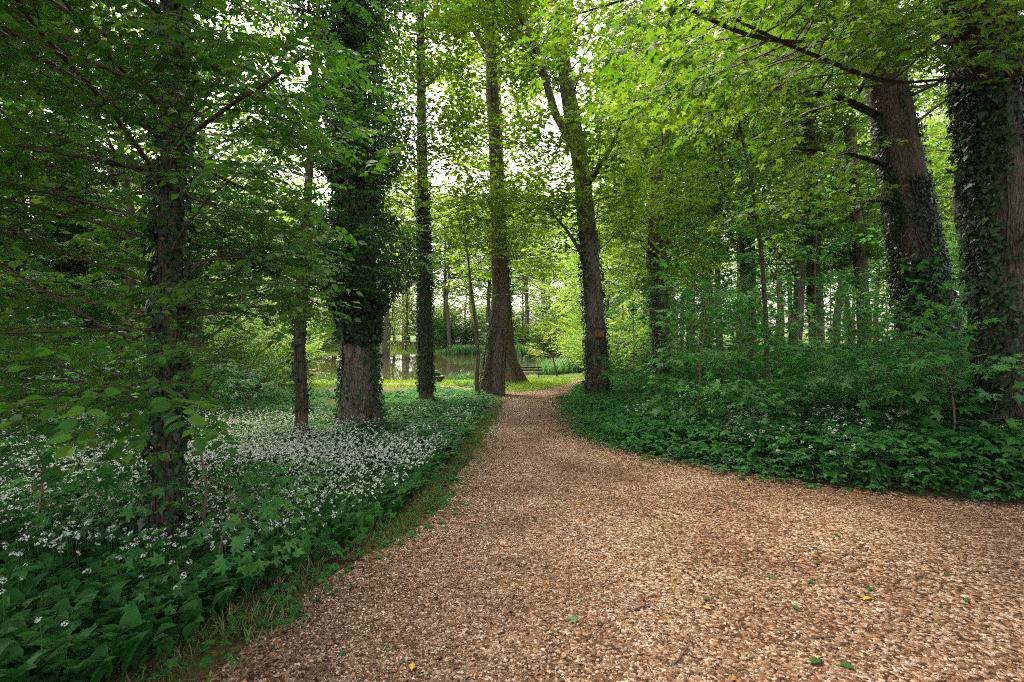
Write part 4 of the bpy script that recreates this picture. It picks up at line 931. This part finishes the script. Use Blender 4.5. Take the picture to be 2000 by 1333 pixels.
def reeds(px, py, n, rad, H, lab, grp, seed, Y=None):
    rg = np.random.default_rng(seed); p = pt(px, py) if Y is None else np.array([(px - 1000) / 1000 * Y, Y, WATER_Z - .02]); p[2] = max(p[2], WATER_Z - .05)
    a = rg.uniform(0, 6.28, n); rr = rad * np.sqrt(rg.random(n)); pos = np.stack([rr * np.cos(a) * 1.4, rr * np.sin(a), -.05 + 0 * a], 1)
    b = Buf(); az = rg.uniform(0, 6.28, n); place(b, 'blade', pos, basis(np.stack([np.cos(az), np.sin(az), 0 * az], 1), np.array([0, 0, 1.0]) + rg.normal(0, .12, (n, 3))), H * rg.uniform(.6, 1.1, n), 0)
    o = b.obj("reed_clump", [M['reed']], None, p); return tag(o, lab, "reeds", grp)
for i, (px, py, n, rad, H, Y) in enumerate([(1092, 726, 420, 1.1, 1.15, 39.5), (1068, 728, 260, .8, 1.0, 38.2), (1112, 724, 360, 1.1, 1.2, 41), (1085, 720, 260, 1.0, 1.1, 44), (1118, 715, 200, 1.0, 1.0, 46)]):
    reeds(px, py, n, rad, H, "tall blue-green iris blades at the water beside the bench", "iris clumps beside the bench", 700 + i, Y)
for i, (px, Y, n, rad, H) in enumerate([(885, 70, 120, .9, 1.0), (905, 70, 240, 1.5, 1.6), (918, 69.6, 200, 1.2, 1.6), (955, 69, 160, 1.0, 1.4), (1012, 67, 160, 1.2, 1.7), (1033, 65, 200, 1.1, 1.9), (868, 71, 90, .7, .9), (645, 33.2, 70, .7, .55), (630, 33, 50, .5, .5), (888, 34, 60, .5, .6), (911, 34.6, 60, .4, .6), (598, 32.8, 50, .4, .5)]):
    far = Y > 50; reeds(px, 700, n, rad, H, "upright reed clump standing along the far waterline" if far else "low iris tuft at the near water's edge", "reeds along the far waterline" if far else "iris tufts at the near edge", 720 + i, Y)

# yellow-green small maple by the bench
p = pt(1088, 735); rgj = np.random.default_rng(9); jm = thing("ornamental_maple", "small wide-spreading yellow-green maple on the lawn behind the bench", "tree", p)
b = Buf(); tr = np.array([[0, 0, -.05], [-.1, 0, .5], [-.22, 0, 1.0], [-.30, 0, 1.35]]); b.tube(tr, [.075, .06, .05, .045], 8); b.obj("trunk", [M['bark']], jm, smooth=True); crj = Crown(rgj)
for dx, dy, dz, L_ in [(-1, -.1, .75, 2.2), (-1, .3, .3, 1.9), (-.9, -.4, .5, 2.0), (.3, .1, 1, 1.9), (.7, .2, .9, 1.9), (-.2, .3, 1, 2.1), (.9, -.3, .5, 1.5), (-.3, -.3, 1.2, 2.3), (-1, .0, .15, 1.6), (.6, .4, 1.4, 2.3)]:
    crj.limb(tr[-1], [dx, dy, dz], L_ * .85, .026, .34, .5, -.02, .35, 2.0, kink=.1)
a_, R_, s_ = crj.leaves('maple', 'maple_far', .10, 9, .42, None, 3); lb = Buf(); place(lb, 'maple_far', a_, R_, s_); bb = Buf()
for t in crj.tubes: bb.tube(*t)
bb.obj("branches", [M['bark']], jm, smooth=True); lb.obj("crown", [M['gold']], jm)

# ------------------------------------------------------------------ ground layer
rg = np.random.default_rng(31)
def scatter(n, x0, x1, y0, y1, dens=None, power=1.0):
    y = y0 + (y1 - y0) * rg.random(n) ** power; x = x0 + (x1 - x0) * rg.random(n)
    return x, y
def wedge(n, y0, y1, l, r, power=1.6):
    """points in the fan of view between two picture columns, denser near"""
    y = y0 + (y1 - y0) * rg.random(n) ** power; px = rg.uniform(l, r, n); return (px - 1000) / 1000 * y, y
trunks = np.array([(-2.66, 3.9, .2), (-3.5, 11.7, .55)])
def clear(x, y):
    k = ~on_path(x, y) & ~inside(POND, x, y)
    for tx, ty, tr_ in trunks: k &= np.hypot(x - tx, y - ty) > tr_
    return k

# wild garlic on the left
def garlic():
    b = Buf()
    for n, y0, y1, tpl, pw in [(9000, 1.0, 5.5, 'garlic', .8), (26000, 5.0, 21, 'garlic_far', .75)]:
        x, y = wedge(n, y0, y1, -250, 1010, pw); edge = xl(y) - x
        k = clear(x, y) & (edge > .28 + .15 * vnoise(x, y, 5, 2)); k &= ~((y > 15) & (vnoise(x, y, 41, .5) > .62)); x, y, edge = x[k], y[k], edge[k]
        for rep in range(2):
            az = rg.uniform(0, 6.28, len(x)); xx = x + rg.normal(0, .04, len(x)); yy_ = y + rg.normal(0, .04, len(x))
            d = np.stack([np.cos(az), np.sin(az), rg.uniform(-.1, .25, len(x))], 1)
            sz = rg.uniform(.16, .30, len(x)) * np.clip(.55 + edge, .5, 1) * (.8 + .4 * vnoise(x, y, 6, .9))
            place(b, tpl, np.stack([xx, yy_, G(xx, yy_)], 1), basis(d, np.array([0, 0, 1.0]) + rg.normal(0, .1, (len(x), 3))), sz, 0)
    x, y = wedge(7000, 5, 14, 1100, 2100, .8); e = x - xr(y); k = clear(x, y) & (e > .15) & (vnoise(x, y, 71, .9) > .5); x, y = x[k], y[k]; m = len(x); az = rg.uniform(0, 6.28, m)
    place(b, 'garlic', np.stack([x, y, G(x, y) + .05], 1), basis(np.stack([np.cos(az), np.sin(az), rg.uniform(0, .3, m)], 1), np.array([0, 0, 1.0]) + rg.normal(0, .1, (m, 3))), rg.uniform(.2, .34, m), 0)
    return tag(b.obj("wild_garlic", [M['garlic']]), "dense beds of long wild garlic leaves bordering the gravel path", "ground cover", kind="stuff")
garlic()
def flowers():
    b = Buf()
    for n, y0, y1, l, r, tpl in [(420, 1.5, 4.4, -200, 700, 'umbel'), (8200, 3.4, 7.5, -100, 1000, 'umbel_far'), (20000, 6.0, 14.5, -100, 1000, 'umbel_far')]:
        x, y = wedge(n, y0, y1, l, r, .9); edge = xl(y) - x; px = 1000 + 1000 * x / y
        band = np.clip(1.25 - np.abs(y - (7.2 + .0 * px)) / 5.5, .15, 1) * np.clip(edge / 1.0, .1, 1); dn = vnoise(x, y, 12, .55) * .7 + vnoise(x, y, 13, 2.2) * .5
        k = clear(x, y) & (edge > .35) & (y < 11.5 + 2.5 * vnoise(x, y, 14, .5)) & (rg.random(n) < band * np.clip(dn * 2.6 - .75, 0, 1)); x, y = x[k], y[k]; m = len(x)
        z = G(x, y) + rg.uniform(.24, .36, m); d = rg.normal(0, 1, (m, 3)) * np.array([1, 1, .2]); s = rg.uniform(.013, .023, m) if tpl == 'umbel' else rg.uniform(.010, .025, m)
        place(b, tpl, np.stack([x, y, z], 1), basis(d, np.array([0, 0, 1.0]) + rg.normal(0, .35, (m, 3))), s, 0)
        if tpl == 'umbel' or y1 < 8:
            for X_, Y_, Z_ in zip(x, y, z): b.tube([(X_, Y_, Z_ - .26), (X_ + .01, Y_, Z_ - .1), (X_, Y_, Z_)], .0025, 3, 1)
    x, y = wedge(1500, 5.4, 11.5, 1120, 1980, .8); e = x - xr(y)                  # right-hand side
    k = clear(x, y) & (e > .3) & (vnoise(x, y, 21, .8) > .56) & (e < 3.2); x, y = x[k], y[k]; m = len(x)
    place(b, 'umbel', np.stack([x, y, G(x, y) + rg.uniform(.30, .42, m)], 1), basis(rg.normal(0, 1, (m, 3)) * [1, 1, .2], np.array([0, 0, 1.0]) + rg.normal(0, .3, (m, 3))), rg.uniform(.018, .03, m), 0)
    return tag(b.obj("garlic_flowers", [M['flower'], M['garlic']]), "white star-shaped flower heads floating over the garlic leaves", "flowers", kind="stuff")
flowers()
def elder():
    b = Buf()
    for n, y0, y1, l, r, tpl, s0_, s1_, pw in [(23000, 4.6, 11, 1060, 2150, 'trefoil', .10, .20, .8), (30000, 9.5, 24, 1080, 2150, 'trefoil_far', .15, .28, .75), (15000, 20, 48, 1120, 2000, 'trefoil_far', .3, .5, .8)]:
        x, y = wedge(n, y0, y1, l, r, pw); e = x - xr(y); k = clear(x, y) & (e > -.02 + .28 * vnoise(x, y, 51, 1.4)); x, y, e = x[k], y[k], e[k]; m = len(x)
        az = rg.uniform(0, 6.28, m); hgt = (.05 + .28 * np.clip(e / .7, 0, 1)) * rg.uniform(.3, 1.15, m) * (.7 + .6 * vnoise(x, y, 52, .7))
        place(b, tpl, np.stack([x, y, G(x, y) + hgt], 1), basis(np.stack([np.cos(az), np.sin(az), rg.uniform(-.45, .15, m)], 1), np.array([0, -.12, 1.0]) + rg.normal(0, .28, (m, 3))), rg.uniform(s0_, s1_, m) * (.55 + .45 * np.clip(e / .5, 0, 1)), 0)
    for n, y0, y1, l, r, tpl, sz in [(900, 1.0, 3.0, -250, 520, 'trefoil', .16), (700, 2.6, 5.2, -200, 700, 'trefoil', .13)]:   # bottom corner on the left
        x, y = wedge(n, y0, y1, l, r, .8); e = xl(y) - x; k = clear(x, y) & (e > .2) & (vnoise(x, y, 55, 1.1) > .3); x, y, e = x[k], y[k], e[k]; m = len(x); az = rg.uniform(0, 6.28, m)
        place(b, tpl, np.stack([x, y, G(x, y) + rg.uniform(.12, .30, m) * np.clip(e, .4, 1)], 1), basis(np.stack([np.cos(az), np.sin(az), rg.uniform(-.4, .1, m)], 1), np.array([0, -.15, 1.0]) + rg.normal(0, .25, (m, 3))), sz * rg.uniform(.7, 1.2, m), 0)
    x, y = wedge(12000, 13, 26, -100, 960, .8); k = clear(x, y) & (xl(y) - x > .3) & (vnoise(x, y, 57, .35) > .42); x, y = x[k], y[k]; m = len(x); az = rg.uniform(0, 6.28, m)   # behind the garlic
    place(b, 'trefoil_far', np.stack([x, y, G(x, y) + rg.uniform(.06, .24, m)], 1), basis(np.stack([np.cos(az), np.sin(az), 0 * az - .1], 1), np.array([0, 0, 1.0]) + rg.normal(0, .3, (m, 3))), rg.uniform(.14, .28, m), 0)
    return tag(b.obj("ground_elder", [M['elder']]), "dense carpet of ground elder with divided leaves under the wood", "ground cover", kind="stuff")
elder()
def grass():
    b = Buf()
    def blades(x, y, h, mat, lean=.35, w=1.0):
        m = len(x); az = rg.uniform(0, 6.28, m); place(b, 'blade', np.stack([x, y, G(x, y) - .01], 1), basis(np.stack([np.cos(az), np.sin(az), 0 * az], 1), np.array([0, 0, 1.0]) + rg.normal(0, lean, (m, 3))), h, mat)
    x, y = wedge(60000, 21, 34.5, 500, 1140, .9); k = clear(x, y); k &= ~((x < -1.5) & (y < 25)); x, y = x[k], y[k]; blades(x, y, rg.uniform(.08, .22, len(x)), 0, .5)
    x, y = wedge(14000, 66, 84, 520, 1120, 1); k = clear(x, y); x, y = x[k], y[k]; blades(x, y, rg.uniform(.2, .5, len(x)), 0, .5)
    x, y = wedge(14000, 26, 75, -60, 140, .8); k = clear(x, y); x, y = x[k], y[k]; blades(x, y, rg.uniform(.2, .5, len(x)), 0, .5)
    return tag(b.obj("lawn", [M['grass']]), "short bright lawn grass around the pond banks", "grass", kind="stuff")
grass()
def verge():
    b = Buf()
    y = 1.6 + 18 * rg.random(15000) ** 1.5; e = rg.normal(.10, .13, len(y)); x = xl(y) - e
    k = (vnoise(x, y, 61, 2.6) > .36) & (e > -.25); x, y = x[k], y[k]; m = len(x); az = rg.uniform(0, 6.28, m)
    place(b, 'blade', np.stack([x, y, G(x, y)], 1), basis(np.stack([np.cos(az), np.sin(az), 0 * az], 1), np.array([0, 0, 1.0]) + rg.normal(0, .55, (m, 3))), rg.uniform(.03, .10, m) * (.6 + .8 * vnoise(x, y, 65, 3)), 0)
    y = 1.6 + 17 * rg.random(900) ** 1.5; e = rg.normal(.08, .16, len(y)); x = xl(y) - e; m = len(x); az = rg.uniform(0, 6.28, m)
    place(b, 'trefoil', np.stack([x, y, G(x, y) + rg.uniform(.02, .07, m)], 1), basis(np.stack([np.cos(az), np.sin(az), 0 * az], 1), np.array([0, 0, 1.0]) + rg.normal(0, .3, (m, 3))), rg.uniform(.04, .09, m), 1)
    y = 5 + 14 * rg.random(1500); e = rg.normal(.05, .2, len(y)); x = xr(y) + e; m = len(x); az = rg.uniform(0, 6.28, m)
    place(b, 'trefoil', np.stack([x, y, G(x, y) + rg.uniform(.03, .12, m)], 1), basis(np.stack([np.cos(az), np.sin(az), 0 * az], 1), np.array([0, 0, 1.0]) + rg.normal(0, .3, (m, 3))), rg.uniform(.05, .12, m), 1)
    # weeds coming up through the gravel
    x, y = wedge(12000, 2.2, 9.5, 700, 2050, .9); k = on_path(x, y) & (vnoise(x, y, 63, 1.7) * .6 + vnoise(x, y, 64, 5) * .4 > .63) & (x > xl(y) + .5); x, y = x[k], y[k]; m = len(x); az = rg.uniform(0, 6.28, m)
    place(b, 'blade', np.stack([x, y, G(x, y) + .02], 1), basis(np.stack([np.cos(az), np.sin(az), 0 * az], 1), np.array([0, 0, 1.0]) + rg.normal(0, .6, (m, 3))), rg.uniform(.02, .055, m), 1)
    return tag(b.obj("verge_grass", [M['verge'], M['elder']]), "straggly grass and weeds along the edges of the gravel", "grass", kind="stuff")
verge()
def pebbles():
    b = Buf(); oc = np.array([[1, 0, 0], [.45, .8, .1], [-.5, .75, 0], [-1, .05, 0], [-.5, -.8, .05], [.5, -.72, 0], [.15, .05, .62], [-.2, .1, .5]])
    F = [np.array([[0, 1, 6], [1, 2, 6], [2, 7, 6], [2, 3, 7], [3, 4, 7], [4, 6, 7], [4, 5, 6], [5, 0, 6]])]
    TPL['pebble'] = (oc, F)
    for n, y0, y1, s0_, s1_, l, r, pw in [(105000, 1.9, 4.6, .0045, .0105, 180, 2080, .85), (110000, 4.2, 10, .006, .012, 600, 2050, .8), (24000, 9, 24, .011, .02, 880, 1300, .8)]:
        x, y = wedge(n, y0, y1, l, r, pw); k = on_path(x, y) & (rg.random(n) < np.clip((x - xl(y)) / .35, 0, 1)); x, y = x[k], y[k]; m = len(x); az = rg.uniform(0, 6.28, m)
        Rm = basis(np.stack([np.cos(az), np.sin(az), rg.normal(0, .3, m)], 1), np.array([0, 0, 1.0]) + rg.normal(0, .25, (m, 3))); Rm[:, :, 1] *= rg.uniform(.6, 1, m)[:, None]
        mid = np.clip((x - xl(y)) / np.maximum(xr(y) - xl(y), .5), 0, 1)
        place(b, 'pebble', np.stack([x, y, G(x, y) + .022 + rg.uniform(-.002, .006, m)], 1), Rm, rg.uniform(s0_, s1_, m) * rg.uniform(.7, 1.25, m), 0)
    return tag(b.obj("gravel_stones", [M['pebble']]), "loose tan and pinkish stones covering the path", "gravel", kind="stuff")
pebbles()
# leaf litter along the path edges and under the far trees
M['litter'] = island_mat("dead_leaf", [(0, (.06, .03, .018)), (.4, (.15, .07, .035)), (.75, (.26, .13, .06)), (1, (.36, .22, .12))], .8, .15, 40, .15)
def litter():
    b = Buf(); X_, Y_ = [], []
    y = 5 + 25 * rg.random(3800); e = np.abs(rg.normal(0, .35, len(y))); X_.append(xr(y) - e + .1); Y_.append(y)
    x, y = wedge(2600, 2, 20, 400, 1500, .8); X_.append(x); Y_.append(y)
    x, y = wedge(5200, 13, 30, -150, 940, .9); k = vnoise(x, y, 57, .35) < .5; X_.append(x[k]); Y_.append(y[k])
    x, y = wedge(3000, 9, 30, 1180, 1900, .9); k = vnoise(x, y, 59, .4) < .5; X_.append(x[k]); Y_.append(y[k])
    x = np.concatenate(X_); y = np.concatenate(Y_); k = ~inside(POND, x, y); x, y = x[k], y[k]; m = len(x); az = rg.uniform(0, 6.28, m)
    place(b, 'ovate', np.stack([x, y, G(x, y) + .03 + rg.uniform(0, .015, m)], 1), basis(np.stack([np.cos(az), np.sin(az), rg.normal(0, .15, m)], 1), np.array([0, 0, 1.0]) + rg.normal(0, .35, (m, 3))), rg.uniform(.02, .05, m) * (1 + y / 25), 0)
    return tag(b.obj("leaf_litter", [M['litter']]), "brown dead leaves and husks strewn beside the path and under trees", "leaf litter", kind="stuff")
litter()
# single leaves lying on the gravel
def leaf_thing(name, lab, grp, px, py, tpl, size, mat, ang, curl=.25):
    p = pt(px, py); p[2] += .04; b = Buf(); place(b, tpl, np.zeros((1, 3)), basis(np.array([[math.cos(ang), math.sin(ang), .05]]), np.array([[curl * math.cos(ang * 3), curl * math.sin(ang * 2), 1.0]])), size)
    tag(b.obj(name, [M[mat]], None, p), lab, "leaf", grp)
M['yellow'] = island_mat("yellow_leaf", [(0, (.55, .27, .02)), (1, (.62, .36, .03))], .6, .2, 30, .2)
M['orange'] = island_mat("orange_leaf", [(0, (.36, .11, .02)), (1, (.46, .17, .03))], .6, .2, 30, .2)
leaf_thing("maple_leaf", "large fresh green maple leaf lying flat on the gravel", None, 1132, 1234, 'maple', .085, 'maple_low', 2.7)
leaf_thing("maple_leaf", "pale green small leaf lying on the bright stretch of gravel", None, 1094, 1003, 'maple', .05, 'maple', 1.0)
leaf_thing("maple_leaf", "dark green leaf pair at the picture's lower gravel edge", None, 1585, 1312, 'ovate', .085, 'garlic', .6); 
for i, (px, py, s) in enumerate([(546, 1217, .075), (1388, 1205, .055), (1700, 1180, .065), (806, 1322, .05), (1125, 996, .045)]):
    leaf_thing("yellow_leaf", "small bright yellow curled leaf on the gravel", "yellow leaves on the gravel", px, py, 'ovate', s, 'yellow', i * 1.3 + .9)
for i, (px, py) in enumerate([(976, 1074), (1373, 1070), (1565, 1104), (1585, 1100), (1243, 950), (1430, 940)]):
    leaf_thing("orange_leaf", "small rust-orange leaf on the gravel", "rust-orange leaves on the gravel", px, py, 'ovate', .055, 'orange', i * 2.1)
for i, (px, py) in enumerate([(1372, 1186), (1560, 1208), (1590, 1150), (1500, 1138), (1632, 1060), (1600, 1115), (1700, 1165), (1640, 1320), (1850, 1140), (1440, 992), (1880, 1182)]):
    leaf_thing("green_leaf", "narrow green leaf dropped on the gravel", "green leaves on the gravel", px, py, 'ovate', .06, 'garlic', i * 1.7)
for i, (px, py, L_, a_) in enumerate([(1790, 1140, .34, .25), (1245, 1205, .2, .5), (1330, 1300, .24, .9), (1585, 1260, .3, .1), (1000, 1180, .22, 1.4)]):
    p = pt(px, py); p[2] += .032; b = Buf(); t_ = np.linspace(-.5, .5, 6) * L_; b.tube(np.stack([t_ * math.cos(a_), t_ * math.sin(a_), .006 * np.sin(t_ * 20)], 1) + np.random.default_rng(i).normal(0, .004, (6, 3)), [.005, .006, .006, .005, .004, .003], 6)
    tag(b.obj("fallen_twig", [M['twig']], None, p, smooth=True), "short dark twig lying on the gravel", "twig", "fallen twigs on the gravel")
# thin bare shoots against the right-hand giant and the near verge
for i, (q, lab) in enumerate([([(1985, 850, 6), (1978, 760, 6), (1968, 690, 5), (1950, 640, 3)], "brown woody shoot climbing the bark of the dark ivy giant"), ([(1998, 855, 6), (2002, 760, 5), (2012, 680, 4), (2000, 600, 3)], "second woody shoot beside the giant's bark, bending outward"),
                              ([(418, 1080, 3), (402, 1010, 3), (408, 950, 3), (396, 880, 2)], "thin tan vine hanging beside the slim dark stem"), ([(520, 1085, 2.5), (495, 1050, 2.5), (470, 1000, 2), (474, 960, 2)], "thin bent twig standing in the garlic by the gravel edge")]):
    Yq = Yat(q[0][0] if q[0][0] < 1999 else 1990, q[0][1]); p0 = W(q[0][0], q[0][1], Yq); b = Buf(); b.tube(np.array([W(a, c, Yq) for a, c, _ in q]) - p0 + np.array([0, -.03, 0]), np.array([w for *_, w in q]) / 1000 * Yq, 6)
    o = thing("woody_shoot", lab, "shoot", p0); b.obj("stem", [M['twig_red']], o, smooth=True)
for o in list(PRO):                            # a prototype that was not placed
    if not o["label"]:
        for c in list(o.children): bpy.data.objects.remove(c)
        bpy.data.objects.remove(o)
for o in SC.objects:
    if "group" in o and not o["group"]: del o["group"]
